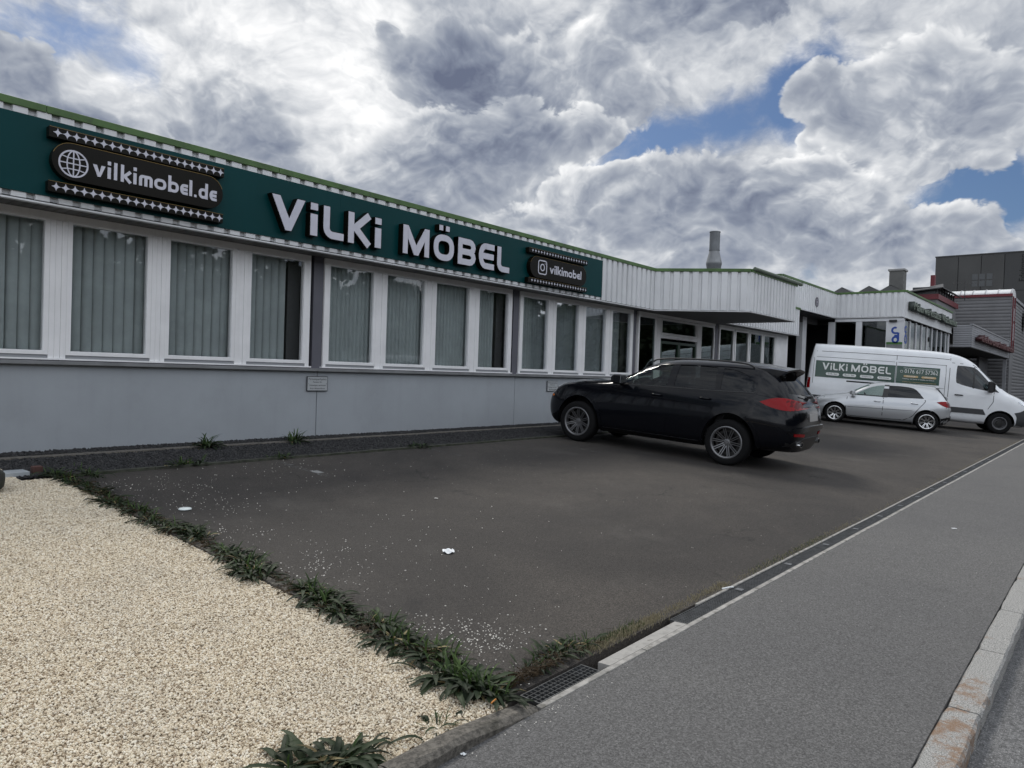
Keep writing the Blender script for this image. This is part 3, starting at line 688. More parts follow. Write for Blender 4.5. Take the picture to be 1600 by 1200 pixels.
# ------------------------------------------------------------------ buildings
WHITE = pmat('clad_white', (.66, .67, .68), .42, 0, .1, var=(1.2, .06), streak=(9, .22))
FRAME = pmat('frame_white', (.82, .82, .825), .45, var=(2, .05), streak=(25, .12))
FRAME_D = pmat('frame_groove', (.30, .31, .33), .5)
PLINTH = pmat('plinth_grey', (.335, .36, .385), .75, var=(.9, .05), bump=(26, .25, .006), streak=(5, .09), dirt=((.19, .195, .20), 1.3, .15))
LEDGE = pmat('ledge_grey', (.19, .195, .20), .5, var=(3, .15))
PILLAR = pmat('pillar_grey', (.105, .105, .125), .55, var=(2, .06))
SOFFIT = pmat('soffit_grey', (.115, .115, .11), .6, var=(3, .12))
COPE = pmat('coping_green', (.058, .125, .030), .5, var=(2.5, .25), dirt=((.030, .055, .022), 6, .6))
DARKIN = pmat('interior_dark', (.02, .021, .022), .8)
TEAL = pmat('teal_board', (.0, .040, .043), .45, coat=0, spec=.15, var=(.7, .08))
BLACKG = pmat('gloss_black', (.007, .006, .004), .2, 0, 0, spec=.1)
FACE = pmat('letter_face', (.52, .52, .59), .35, coat=.4, var=(8, .04))
GOLD = pmat('gold_edge', (.22, .15, .06), .35, 1.0)
BLIND = pmat('blind_fabric', (.42, .475, .475), .8, var=(3, .08), bump=(200, .1, .001))
PANE = glass_mat('window_glass', (.93, .935, .935), .035, .012)
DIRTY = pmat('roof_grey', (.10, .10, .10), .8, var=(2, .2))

clad_cache = {}
def clad_mesh(n, z0, z1, pitch=.235, dep=.046, mat=None):
    key = (n, round(z0, 3), round(z1, 3), pitch, dep)
    if key in clad_cache: return clad_cache[key]
    mb = MB(); P = []
    for i in range(n):
        a = i*pitch
        P += [(a, 0), (a+.012, -dep), (a+pitch*.66, -dep), (a+pitch*.66+.012, 0)]
    P.append((n*pitch-.002, 0)); m = len(P)
    vs = [(x, y, z0) for x, y in P]+[(x, y, z1) for x, y in P]+[(P[0][0], .02, z0), (P[-1][0], .02, z0), (P[0][0], .02, z1), (P[-1][0], .02, z1)]
    fs = [(i, i+1, m+i+1, m+i) for i in range(m-1)]
    fs += [(2*m, 2*m+2, 2*m+3, 2*m+1), tuple(range(m-1, -1, -1))+(2*m, 2*m+1), tuple(range(m, 2*m))+(2*m+3, 2*m+2)]
    mb.add(vs, fs); me = mb.mesh('cladding_panel', mat or WHITE); clad_cache[key] = me; return me
def fascia(parent, org, p0, p1, zb, zt, cope=True, base=None):
    """profiled sheet fascia from p0 to p1 (world xy), outward side to the right of the walking direction"""
    P0, P1 = Vector(p0), Vector(p1); L = (P1-P0).length; ang = math.atan2(P1.y-P0.y, P1.x-P0.x)
    o = Vector((*p0, 0))-Vector(org); per = 5; pitch = .235
    n = max(1, round(L/pitch)); pitch = L/n; k = 0
    while k < n:
        q = min(per, n-k); me = clad_mesh(q, zb+.035, zt, pitch)
        link('cladding_panel', me, parent, (o.x+math.cos(ang)*k*pitch, o.y+math.sin(ang)*k*pitch, o.z), ang); k += q
    mb = MB().box(-.0, L, -.052, .03, zb, zb+.022); mb.obj('drip_rail', WHITE, parent, o, ang, bevel=.003)
    if cope:
        x = 0
        while x < L-.01:
            w = min(3.0, L-x); mb = MB().box(x+.002, x+w-.002, -.062, .25, zt-.055, zt+.03); mb.obj('coping', COPE, parent, o, ang, bevel=.006); x += w

# --- showroom: long low hall, wall plane y = 10
ORG = (7, 10, GZ(0, 10))
show = empty('showroom', ORG, label='long low furniture showroom with grey plinth, white windows and green roof edge', cat='building')
def rel(x, y, z=0, org=ORG): return (x-org[0], y-org[1], z-org[2])
zg = ORG[2]
PX = [-3.19, 1.84, 6.87, 11.90, 16.87]
for i in range(4):
    a, b = PX[i], PX[i+1]
    MB().box(a+.006, b-.006, 0, .25, -.35, 1.50-zg).obj('wall_panel', PLINTH, show, rel(0, 10.0, zg), bevel=.004)
    MB().box(a-.0055, a+.0055, .012, .25, -.35, 1.49-zg).obj('wall_joint', pmat('joint', (.07, .072, .075), .8), show, rel(0, 10, zg))
MB().box(PX[4]+.006, 28.5, .0, .25, -.35, .30).obj('wall_panel', PLINTH, show, rel(0, 10.0, zg))
# window ledge and rails
MB().box(PX[0], 16.87, -.075, .02, 1.500, 1.545).obj('window_ledge', LEDGE, show, rel(0, 10, 0), bevel=.004)
MB().box(PX[0], 16.87, -.02, .05, 1.545, 1.558).obj('ledge_gap', PILLAR, show, rel(0, 10, 0))
PIT, GLW = 1.2075, .905
Z0, Z1 = 1.665, 3.25
sash_m = MB()
def sash(w, z0, z1, t=.055):
    mb = MB(); mb.box(-t, w+t, -.03, .06, z0-t*.8, z0); mb.box(-t, w+t, -.03, .06, z1, z1+t*.7)
    mb.box(-t, 0, -.03, .06, z0, z1); mb.box(w, w+t, -.03, .06, z0, z1)
    mb.box(-.004, w+.004, .0, .055, z0-.004, z0+.006); return mb
SASH = sash(GLW, Z0, Z1).mesh('window_frame', FRAME); PANEM = MB().box(0, GLW, .012, .020, Z0, Z1).mesh('pane', PANE)
RAIL = MB().box(-.06, GLW+.06, .0, .05, 1.578, 1.617).mesh('sill_rail', pmat('rail_grey', (.26, .27, .285), .5))
RAILW = MB().box(-.145, GLW+.158, -.035, .05, 1.558, 1.578).mesh('sill_rail_white', FRAME)
def slat_mesh(w, seed):
    r = random.Random(seed); mb = MB(); n = 6; vs = []
    for zz in (1.60, 2.3, 3.30):
        for i in range(n+1):
            u = i/n-.5; vs.append((u*w*1.08, -.036*math.cos(u*math.pi)+.003*r.uniform(-1, 1), zz))
    mb.add(vs, [(k*(n+1)+i, k*(n+1)+i+1, (k+1)*(n+1)+i+1, (k+1)*(n+1)+i) for k in range(2) for i in range(n)]); return mb.mesh('blind_slat', BLIND, smooth=True)
SLATS = [slat_mesh(.135, s) for s in range(3)]; SLATN = [slat_mesh(.095, s+5) for s in range(3)]
def mullion(w, z0=1.56, z1=3.27):
    mb = MB(); g_ = w/3
    for i in range(3): mb.box(i*g_+.002, (i+1)*g_-.002, -.012+(.006 if i == 1 else 0), .05, z0, z1)
    mb.box(.001, w-.001, .0, .04, z0, z1); return mb
rs = random.Random(2)
for b in range(4):
    base = PX[b]+.20
    dx = 0
    # dark pillar between bays
    MB().box(PX[b]-.10, PX[b]+.085, .02, .3, 1.546, 3.365).obj('pillar', PILLAR, show, rel(0, 10, 0))
    for k in range(4):
        gx = base+PIT*k+(.0)
        wn = link('window_frame', SASH, show, rel(gx, 10.02, 0)); 
        link('pane', PANEM, wn, (0, 0, 0)); link('sill_rail', RAIL, wn, (0, -.015, 0)); link('sill_rail', RAILW, wn, (0, -.02, 0))
        near = b < 2
        w = .128 if near else .088
        cov = GLW if k < 3 else GLW*.70
        n = int(cov/w)+4; ms = SLATS if near else SLATN
        for i in range(n):
            u = -.10+w*(i+.5)
            if u > cov+(.10 if k < 3 else .0): break
            ang = R(-23+rs.uniform(-4, 4)) if near else R(-14+rs.uniform(-9, 9))
            tilt = 0
            link('blind_slat', ms[rs.randrange(3)], wn, (u, .16, 0), rot=(rs.uniform(-.004, .004), 0, ang))
        if k == 3: MB().box(GLW*.82, GLW+.06, .18, .5, 1.5, 3.3).obj('partition', pmat('partition_grey', (.085, .088, .09), .8), wn)
        if k < 3:
            MB_ = mullion(PIT-GLW-.11).obj('mullion', FRAME, show, rel(gx+GLW+.055, 10.0, 0))
    for xx, ww in ((base-.055-.055, .055), (base+PIT*3+GLW+.055, .07)):
        MB().box(0, ww, -.012, .05, 1.56, 3.27).obj('jamb', FRAME, show, rel(xx, 10.0, 0), bevel=.003)
    MB().box(base-.11, base+PIT*3+GLW+.125, -.008, .05, 3.272, 3.36).obj('window_head', FRAME, show, rel(0, 10.0, 0))
# entrance bay: side light, double door with fanlight, side light; then four lights
GREEN_F = pmat('door_green', (.014, .045, .022), .45)
PANE2 = glass_mat('door_glass', (.40, .46, .44), .05, .01)
def light(x0, x1, z0, z1, fr=FRAME, t=.06, pane=PANE2, y=10.02, name='window_frame', lab=None):
    mb = MB(); mb.box(x0-t, x1+t, -.03, .06, z0-t, z0); mb.box(x0-t, x1+t, -.03, .06, z1, z1+t); mb.box(x0-t, x0, -.03, .06, z0, z1); mb.box(x1, x1+t, -.03, .06, z0, z1)
    o = mb.obj(name, fr, show, rel(0, y, 0), bevel=.003)
    MB().box(x0, x1, .012, .02, z0, z1).obj('pane', pane, o); 
    if lab: o['label'] = lab
    return o
MB().box(16.80, 16.95, .02, .3, .3, 3.365).obj('pillar', PILLAR, show, rel(0, 10, 0))
light(17.10, 17.99, .60, 3.22); light(20.90, 21.78, .60, 3.22)
MB().box(18.06, 18.28, -.01, .06, .45, 3.27).obj('jamb', FRAME, show, rel(0, 10, 0)); MB().box(20.58, 20.83, -.01, .06, .45, 3.27).obj('jamb', FRAME, show, rel(0, 10, 0))
light(18.36, 20.50, 2.86, 3.21)
MB().box(18.29, 20.57, -.012, .05, 2.70, 2.795).obj('transom', FRAME, show, rel(0, 10, 0))
for xa, xb in ((18.38, 19.36), (19.50, 20.48)):
    d = light(xa, xb, .62, 2.55, GREEN_F, .075, PANE2, 10.03, 'door', 'green framed glass door leaf')
    MB().cyl((xb-.03 if xa < 19 else xa+.03, -.06, 1.35), (xb-.03 if xa < 19 else xa+.03, -.06, 1.75), .014, n=8).obj('door_handle', MATS['galvanised'], d)
MB().box(17.03, 21.87, -.01, .05, 3.285, 3.36).obj('window_head', FRAME, show, rel(0, 10, 0))
MB().box(21.93, 22.16, .02, .3, .3, 3.365).obj('pillar', PILLAR, show, rel(0, 10, 0))
for k in range(4): light(22.26+1.27*k, 22.26+1.27*k+1.06, 1.1, 3.22, t=.07)
MB().box(22.18, 27.2, -.01, .05, 3.295, 3.36).obj('window_head', FRAME, show, rel(0, 10, 0)); MB().box(27.25, 28.5, -.01, .25, .30, 3.36).obj('wall_panel', FRAME, show, rel(0, 10, 0)); MB().box(22.16, 27.2, -.05, .25, .30, 1.02).obj('wall_panel', PLINTH, show, rel(0, 10, zg-.44))
# soffit boards
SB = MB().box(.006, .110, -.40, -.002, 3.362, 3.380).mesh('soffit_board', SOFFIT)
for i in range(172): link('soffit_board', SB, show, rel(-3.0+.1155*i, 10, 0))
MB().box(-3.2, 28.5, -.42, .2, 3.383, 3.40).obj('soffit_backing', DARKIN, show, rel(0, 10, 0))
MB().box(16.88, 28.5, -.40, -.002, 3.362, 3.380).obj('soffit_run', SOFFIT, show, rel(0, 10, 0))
fascia(show, ORG, (-3.2, 9.60), (17.10, 9.60), 3.358, 4.462)
A_, B_, C_ = (17.10, 9.60), (18.30, 7.45), (21.75, 7.45)
fascia(show, ORG, A_, B_, 3.358, 4.462); fascia(show, ORG, B_, C_, 3.358, 4.462)
fascia(show, ORG, C_, (21.75, 9.56), 3.358, 4.462)
fascia(show, ORG, (21.8, 9.60), (28.5, 9.60), 3.358, 4.42)
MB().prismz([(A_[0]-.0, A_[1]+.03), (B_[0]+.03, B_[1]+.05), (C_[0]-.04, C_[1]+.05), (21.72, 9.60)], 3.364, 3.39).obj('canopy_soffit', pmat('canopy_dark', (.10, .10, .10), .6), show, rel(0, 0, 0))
MB().prismz([(A_[0]-.0, A_[1]+.03), (B_[0]+.03, B_[1]+.05), (C_[0]-.04, C_[1]+.05), (21.72, 9.60)], 4.36, 4.40).obj('canopy_roof', DIRTY, show, rel(0, 0, 0))
gt = MB().tube([(18.35, 7.36, 4.50), (21.95, 7.36, 4.50)], .045, 10); gt.box(21.90, 22.0, 7.33, 7.42, 4.45, 4.55)
gt.obj('gutter', pmat('gutter_grey', (.10, .13, .09), .5), show, rel(0, 0, 0))
MB().box(-3.2, 27.2, 9.64, 24, 4.30, 4.36).obj('roof', DIRTY, show, rel(0, 0, 0))
MB().box(-3.2, 27.2, 14.0, 14.2, .3, 4.3).obj('inner_wall', pmat('inner_grey', (.06, .06, .06), .9), show, rel(0, 0, 0))
MB().box(-3.2, 27.2, 10.3, 14.0, .42, .50).obj('inner_floor', pmat('inner_floor', (.05, .045, .04), .6), show, rel(0, 0, 0))
for x in (-3.2, 27.0): MB().box(x, x+.2, 10.26, 14, .3, 4.3).obj('end_wall', PLINTH, show, rel(0, 0, 0))
MB().box(-3.2, 27.2, 10.3, 14.0, 3.42, 3.46).obj('inner_ceiling', pmat('inner_ceil', (.16, .16, .16), .8), show, rel(0, 0, 0))
pmat('white_plastic', (.6, .6, .58), .5)

# --- the teal board with its letters
sign = empty('shop_sign', (8, 9.56, 3.455), label='long teal fascia board with raised letters reading the shop name', cat='sign')
so = (8, 9.56, 3.455)
for i, (xa, xb) in enumerate(((-3.1, 1.9), (1.902, 6.9), (6.902, 11.9), (11.902, 14.48))):
    MB().box(xa, xb, -.02, .015, 0, .875).obj('sign_board', TEAL, sign, (-8, 0, 0))
LET = [('V', 5.625, 6.175), ('i', 6.275, 6.40), ('L', 6.508, 6.885), ('K', 6.972, 7.435), ('i', 7.508, 7.635), ('M', 8.115, 8.72), ('Ö', 8.832, 9.34), ('B', 9.45, 9.915), ('E', 10.015, 10.455), ('L', 10.545, 10.915)]
for ch, xa, xb in LET:
    w, h, t = xb-xa, .49, .112
    face = MB(); put_glyph(face, ch, 0, 0, w, h, t, -.006, 0)
    body = MB(); put_glyph(body, ch, 0, 0, w, h, t, -.11, 0, grow=.010)
    bo = body.obj('letter', BLACKG, sign, (xa-8, -.022, 3.57-3.455))
    fo = face.obj('letter_face', FACE, bo, (0, -.1135, 0))
def star_poly(r):
    P = []
    for i in range(24):
        a = R(15*i); q = r*(abs(math.cos(a))**.60+abs(math.sin(a))**.60)**(-1/.60); P.append((q*math.cos(a), q*math.sin(a)))
    return P
def strip(parent, x0, x1, zc, hh, n, xs0, xs1, r):
    MB().box(x0, x1, -.10, 0, zc-hh/2, zc+hh/2).obj('star_strip', BLACKG, parent, (0, 0, 0), bevel=.004)
    o = parent.children[-1]
    MB().box(x0+.002, x1-.002, -.104, -.099, zc+hh/2-.005, zc+hh/2-.001).obj('gold_line', GOLD, o)
    me = MB().prism(star_poly(r), -.004, 0).mesh('star', FACE)
    for i in range(n): link('star', me, o, (xs0+(xs1-xs0)*i/(n-1), -.1045, zc))
def capsule(parent, x0, x1, z0, z1):
    r = (z1-z0)/2; zc = (z0+z1)/2
    P = [(x1-r+r*math.cos(R(a)), zc+r*math.sin(R(a))) for a in range(-90, 91, 10)]+[(x0+r+r*math.cos(R(a)), zc+r*math.sin(R(a))) for a in range(90, 271, 10)]
    mb = MB().prism(P, -.10, 0); o = mb.obj('capsule_panel', BLACKG, parent, bevel=.003)
    q = [(x1-r+(r-.002)*math.cos(R(a)), zc+(r-.002)*math.sin(R(a))) for a in range(20, 91, 10)]+[(x0+r+(r-.002)*math.cos(R(a)), zc+(r-.002)*math.sin(R(a))) for a in range(90, 161, 10)]
    MB().stroke(q, .004, -.1035, -.099).obj('gold_line', GOLD, o); return o
web = empty('website_sign', (2.8, 9.536, 3.45), label='black capsule sign with globe and web address between two star strips', cat='sign')

# local coordinates: x, z measured from the sign's own origin
strip(web, 0.0, 2.10, 4.180-3.45, .125, 21, .085, 2.045, .050)
strip(web, 0.0, 2.10, 3.560-3.45, .125, 21, .080, 2.045, .050)
cp = capsule(web, .03, 2.09, 3.665-3.45, 4.10-3.45)
gl_ = MB(); n = 40; rg_ = .150; gc = (3.055-2.8, 3.862-3.45)
def circ(rx, rz, n=32, a0=0, a1=360): return [(gc[0]+rx*math.cos(R(a0+(a1-a0)*i/n)), gc[1]+rz*math.sin(R(a0+(a1-a0)*i/n))) for i in range(n+(a1-a0 != 360))]
gl_.stroke(circ(rg_, rg_), .018, -.006, 0, True); gl_.stroke(circ(rg_*.45, rg_*.97), .013, -.0045, 0, True)
gl_.stroke([(gc[0], gc[1]-rg_*.95), (gc[0], gc[1]+rg_*.95)], .013, -.0055, 0); gl_.stroke([(gc[0]-rg_*.95, gc[1]), (gc[0]+rg_*.95, gc[1])], .013, -.003, 0)
for s in (1, -1): gl_.stroke([(gc[0]-rg_*.82, gc[1]+s*rg_*.52), (gc[0]-rg_*.4, gc[1]+s*rg_*.42), (gc[0]+rg_*.4, gc[1]+s*rg_*.42), (gc[0]+rg_*.82, gc[1]+s*rg_*.52)], .012, -.0035, 0)
gl_.obj('globe_icon', FACE, cp, (0, -.1015, 0))
LW = [('v', 3.262, 3.40), ('i', 3.425, 3.462), ('l', 3.497, 3.534), ('k', 3.575, 3.705), ('i', 3.722, 3.760), ('m', 3.79, 3.955), ('o', 3.975, 4.125), ('b', 4.15, 4.285), ('e', 4.305, 4.405), ('l', 4.425, 4.462), ('.', 4.49, 4.522), ('d', 4.55, 4.675), ('e', 4.70, 4.80)]
for ch, xa, xb in LW:
    mb = MB(); H = .215 if ch in 'ilkbd' else .205; put_glyph(mb, ch, 0, 0, xb-xa, .208, .037, -.006, 0)
    mb.obj('letter', FACE, cp, (xa-2.8, -.1015, 3.775-3.45))
ins = empty('photo_app_sign', (11.55, 9.536, 3.45), label='black capsule sign with camera icon between two star strips at board end', cat='sign')
strip(ins, 0.0, 2.14, 4.150-3.45, .105, 21, .115, 2.085, .036); strip(ins, 0.0, 2.14, 3.530-3.45, .105, 21, .115, 2.085, .036)
cp = capsule(ins, .05, 2.11, 3.60-3.45, 4.05-3.45)
ic = MB(); gc = (12.012-11.55, 3.835-3.45)
def rsq(a, r, n=5):
    P = []
    for cx, cz, a0 in ((a-r, a-r, 0), (-(a-r), a-r, 90), (-(a-r), -(a-r), 180), (a-r, -(a-r), 270)):
        P += [(gc[0]+cx+r*math.cos(R(a0+90*i/n)), gc[1]+cz+r*math.sin(R(a0+90*i/n))) for i in range(n+1)]
    return P
ic.stroke(rsq(.140, .050), .024, -.006, 0, True); ic.stroke(circ(.066, .066, 24), .024, -.005, 0, True); ic.stroke([(gc[0]+.075, gc[1]+.085), (gc[0]+.095, gc[1]+.085)], .020, -.004, 0)
ic.obj('camera_icon', FACE, cp, (0, -.1015, 0))
xx = 12.262
for ch, w in zip('vilkimobel', (.150, .034, .034, .128, .034, .175, .150, .140, .112, .034)):
    mb = MB(); put_glyph(mb, ch, 0, 0, w, .185, .034, -.005, 0); mb.obj('letter', FACE, cp, (xx-11.55, -.1015, 3.742-3.45)); xx += w+.022
# two parking notices on the plinth
def notice(x, z, lab):
    o = empty('parking_notice', (x, 9.985, z), label=lab, cat='sign', group='parking notices on the grey plinth')
    MB().box(-.20, .20, -.012, .0, -.122, .122).obj('notice_border', pmat('notice_black', (.03, .03, .035), .4), o, bevel=.006)
    MB().box(-.187, .187, -.0155, -.011, -.110, .110).obj('notice_plate', pmat('notice_plate', (.40, .42, .43), .4), o)
    for t, w, hh, zz in (('Firmenparkplatz', .34, .035, .060), ('Parken für', .17, .026, .016), ('Unbefugte verboten', .31, .026, -.036), ('Kein Winterdienst', .28, .026, -.088)):
        word(o, 'notice_text', t, w, hh, (0, -.0158, zz), (R(90), 0, 0), MATS['trim_black'], .0008, center=True)
    for sx in (-.17, .17): MB().cyl((sx, -.02, 0), (sx, -.015, 0), .006, n=8).obj('screw', MATS['galvanised'], o)
    return o
notice(6.86, 1.297, 'parking notice below the dark pillar between the nearer window groups')
notice(13.22, 1.297, 'parking notice close to the bonnet of the black suv')

# --- vent stack and chimney on the roofs
vent = empty('roof_vent', (30, 13.9, 4.20), label='grey metal exhaust stack with a bulged cone rising behind the canopy', cat='chimney')
vm = pmat('vent_zinc', (.14, .15, .16), .5, .4, var=(3, .15)); vl = pmat('vent_zinc_light', (.22, .23, .24), .5, .4, var=(3, .15))
MB().lathe([(.0, 0), (.24, 0), (.24, 1.95), (.34, 2.45), (.34, 2.48)], 'z', 24).obj('stack_base', vm, vent)
MB().lathe([(.34, 2.48), (.345, 2.52), (.22, 3.02), (.22, 3.05)], 'z', 24).obj('stack_cone', vl, vent)
MB().lathe([(.235, 3.05), (.235, 3.10), (.225, 3.10), (.225, 3.85), (.24, 3.86), (.24, 3.90), (.20, 3.90), (.20, 3.0)], 'z', 24).obj('stack_pipe', vm, vent)
MB().tube([(.1, -.1, 2.45), (1.6, -.8, 1.2)], .008, 5).obj('guy_wire', vm, vent)
ORG2 = (33.2, 9.6, GZ(0, 12))
work = empty('workshop', ORG2, label='taller white clad workshop wing with green roof edge and corner window strip', cat='building')
def rel2(x=0, y=0, z=0): return (x-ORG2[0], y-ORG2[1], z-ORG2[2])
fascia(work, ORG2, (26.5, 20), (26.5, 9.60), 4.40, 5.50); fascia(work, ORG2, (26.5, 9.60), (33.2, 9.60), 4.40, 5.50); fascia(work, ORG2, (33.2, 9.60), (33.2, 6.87), 4.40, 5.50)
L0 = len(work.children)
# smooth fascia panels on the street side
x = 33.2
while x < 43.9:
    w = min(1.34, 43.9-x); MB().box(x+.004, x+w-.004, 6.85, 6.90, 4.40, 5.46).obj('cladding_panel', WHITE, work, rel2()); x += 1.34
MB().box(33.2, 43.9, 6.80, 7.1, 5.445, 5.53).obj('coping', COPE, work, rel2(), bevel=.006)
MB().box(43.86, 43.9, 6.92, 20, 4.4, 5.46).obj('cladding_panel', WHITE, work, rel2())
MB().box(33.2, 43.9, 6.82, 6.90, 4.375, 4.398).obj('drip_rail', WHITE, work, rel2())
MB().box(26.6, 43.86, 9.66, 24, 5.30, 5.36).obj('roof', DIRTY, work, rel2()); MB().box(33.26, 43.86, 6.92, 9.66, 5.30, 5.36).obj('roof', DIRTY, work, rel2())
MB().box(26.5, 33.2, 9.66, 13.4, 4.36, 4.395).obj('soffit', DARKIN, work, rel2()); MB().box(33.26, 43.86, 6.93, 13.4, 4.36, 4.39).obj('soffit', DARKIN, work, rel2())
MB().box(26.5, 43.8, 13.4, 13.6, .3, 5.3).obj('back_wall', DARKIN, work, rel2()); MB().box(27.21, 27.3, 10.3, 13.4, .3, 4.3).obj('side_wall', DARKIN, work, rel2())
MB().box(35.4, 35.5, 7.2, 13.4, .3, 4.3).obj('inner_wall', DARKIN, work, rel2()); MB().box(35.5, 43.8, 8.3, 8.4, .3, 4.3).obj('inner_wall', DARKIN, work, rel2()); MB().box(33.6, 35.4, 13.0, 13.1, .3, 4.3).obj('inner_wall', DARKIN, work, rel2())  # dark partitions added to shut out the sky so the workshop windows read dark
WPIL = pmat('workshop_white', (.62, .63, .65), .5, var=(1, .06), streak=(6, .15))
MB().box(31.25, 31.75, 10.35, 10.6, .3, 4.36).obj('column', WPIL, work, rel2())
MB().box(29.3, 33.2, 10.36, 10.5, 4.12, 4.36).obj('beam', pmat('beam_dark', (.05, .05, .05), .7), work, rel2())
MB().box(28.6, 29.3, 10.36, 10.5, 4.12, 4.36).obj('beam', MATS['beam_dark'], work, rel2())
MB().box(33.22, 33.5, 9.62, 9.90, .3, 4.25).obj('column', WPIL, work, rel2()); MB().box(33.22, 33.42, 8.52, 8.76, .3, 4.25).obj('column', WPIL, work, rel2())
MB().box(33.20, 33.42, 6.90, 9.62, 4.255, 4.372).obj('beam', WPIL, work, rel2())
MB().box(33.225, 33.42, 6.895, 7.57, .3, 4.25).obj('wall', WPIL, work, rel2())
for ya, yb in ((7.575, 8.515), (8.765, 9.615)):
    o = MB().box(33.28, 33.34, ya, yb, .3, .62).obj('window_frame', WPIL, work, rel2()); MB().box(33.30, 33.312, ya, yb, .62, 4.25).obj('pane', PANE2, o)
MB().box(33.30, 43.8, 6.96, 7.10, .3, 1.0).obj('wall', WPIL, work, rel2())
for k in range(9):
    xa = 33.50+1.19*k
    o = MB().box(xa-.11, xa+.0, 6.93, 7.02, 1.0, 4.36).obj('window_frame', WPIL, work, rel2())
    if k < 8 or True: MB().box(xa, min(xa+1.08, 43.7), 6.97, 6.98, 1.0, 4.30).obj('pane', PANE2, o)
MB().box(43.6, 43.85, 6.92, 7.1, .3, 4.37).obj('column', WPIL, work, rel2())
MB().box(33.13, 33.22, 7.15, 7.45, 4.20, 4.30).obj('lamp', MATS['trim_black'], work, rel2(), bevel=.02)
# letters along the street side
let = empty('painter_sign', (33.45, 6.83, 4.72), label='dark box letters along the white workshop fascia above the window strip', cat='sign')
LETM = pmat('letter_box_dark', (.035, .045, .04), .5, var=(3, .3)); LETF = pmat('letter_box_face', (.20, .24, .19), .5, var=(4, .3))
word(let, 'lettering', 'Malerwerkstätte Wachenhut', 10.3, .36, (.1, -.0, .02), (R(90), 0, 0), LETM, .22, bold=.012)
word(let, 'lettering_face', 'Malerwerkstätte Wachenhut', 10.3, .36, (.1, -.2225, .02), (R(90), 0, 0), LETF, .004, bold=.0)
# blue painters emblem on the corner wall (faces the lot)
em = empty('painter_emblem', (33.222, 7.22, 3.66), label='blue curved emblem with green band painted on the white workshop corner', cat='sign')
BLUE = pmat('emblem_blue', (.012, .055, .30), .5); mb = MB()
def yz(mb_, pts, t, dx, closed=False):
    m2 = MB(); m2.stroke([(-p[0], p[1]) for p in pts], t, -.004-dx, 0, closed)
    mb_.add([(y, -x, z) for x, y, z in m2.v], m2.f)
yz(mb, arc(.0, .20, .10, .12, 40, 270, 10), .075, 0) 
P = [(-.0+.11*math.cos(R(a)), .20+.115*math.sin(R(a))) for a in range(60, 271, 15)]
mb = MB(); yz(mb, [(-a, b) for a, b in P]+[(-.125, .085)], .078, 0); yz(mb, [(-.125, .105), (-.125, -.20)], .078, .001)
P = [(-.02+.105*math.cos(R(a)), -.19+.12*math.sin(R(a))) for a in range(0, 360, 20)]
yz(mb, P, .078, .002, True); yz(mb, [(.02, -.02), (-.12, -.02)], .07, .003)
mb.obj('emblem', BLUE, em); MB().box(-.006, 0, -.29, .32, -.39, -.29).obj('green_band', pmat('emblem_green', (.05, .15, .03), .5), em)
MB().box(-.005, 0, -.29, .32, -.55, -.395).obj('grey_band', LEDGE, em)
em2 = MB(); em2.stroke(arc(.15, .25, .2, .12, 60, 300, 8), .09, -.004, 0); em2.stroke(arc(.15, -.15, .2, .16, 0, 360, 12)[:-1], .09, -.005, 0, True)
o = em2.obj('painter_emblem', BLUE, None, (33.42, 6.89, 3.66), label='second blue emblem round the corner, seen edge on', cat='sign')
rd = empty('round_badge', (30.4, 9.545, 4.86), label='small round dark badge on the white fascia over the dark carport', cat='sign')
MB().lathe([(.15, -.012), (.20, -.012), (.20, 0), (.15, 0), (.15, -.012)], 'y', 24).obj('ring', pmat('badge_ring', (.05, .045, .06), .5), rd)
MB().lathe([(0, -.006), (.15, -.006), (.15, 0)], 'y', 24).obj('disc', pmat('badge_disc', (.30, .29, .33), .5), rd); MB().stroke(arc(0, 0, .07, .09, 30, 330, 8), .03, -.012, -.006).obj('mark', MATS['badge_ring'], rd)
ch = empty('chimney', (38.2, 8.35, 5.36), label='grey rendered chimney with pale cap on the workshop roof', cat='chimney')
MB().box(0, .62, -.31, .31, 0, 1.70).obj('shaft', pmat('chimney_grey', (.125, .125, .12), .8, var=(2, .1)), ch); MB().box(-.05, .67, -.37, .37, 1.70, 1.80).obj('cap', pmat('chimney_cap', (.28, .28, .28), .8), ch, bevel=.02)
def skylight(y, lab):
    o = empty('roof_skylight', (38, y, 5.85), label=lab, cat='skylight', group='gabled rooflights on the workshop')
    MB().prism([(-.42, .0), (.42, 0), (.42, .28), (0, .50), (-.42, .28)], 0, .04).obj('gable', pmat('skylight_grey', (.10, .10, .10), .7), o, rot=(0, 0, R(-90)))
    m = MB()
    m.add([(0, -.50, .24), (2.4, -.50, .24), (2.4, 0, .53), (0, 0, .53), (0, .50, .24), (2.4, .50, .24)], [(0, 1, 2, 3), (3, 2, 5, 4)]); m.obj('glazing', pmat('skylight_dark', (.03, .032, .036), .3), o)
    MB().box(0, 2.4, -.44, .44, -.5, .20).obj('upstand', MATS['skylight_grey'], o)
skylight(10.75, 'gabled rooflight farthest left on the workshop roof'); skylight(9.50, 'gabled rooflight between the left one and the chimney')
skylight(8.9-.35, 'gabled rooflight half hidden behind the chimney')

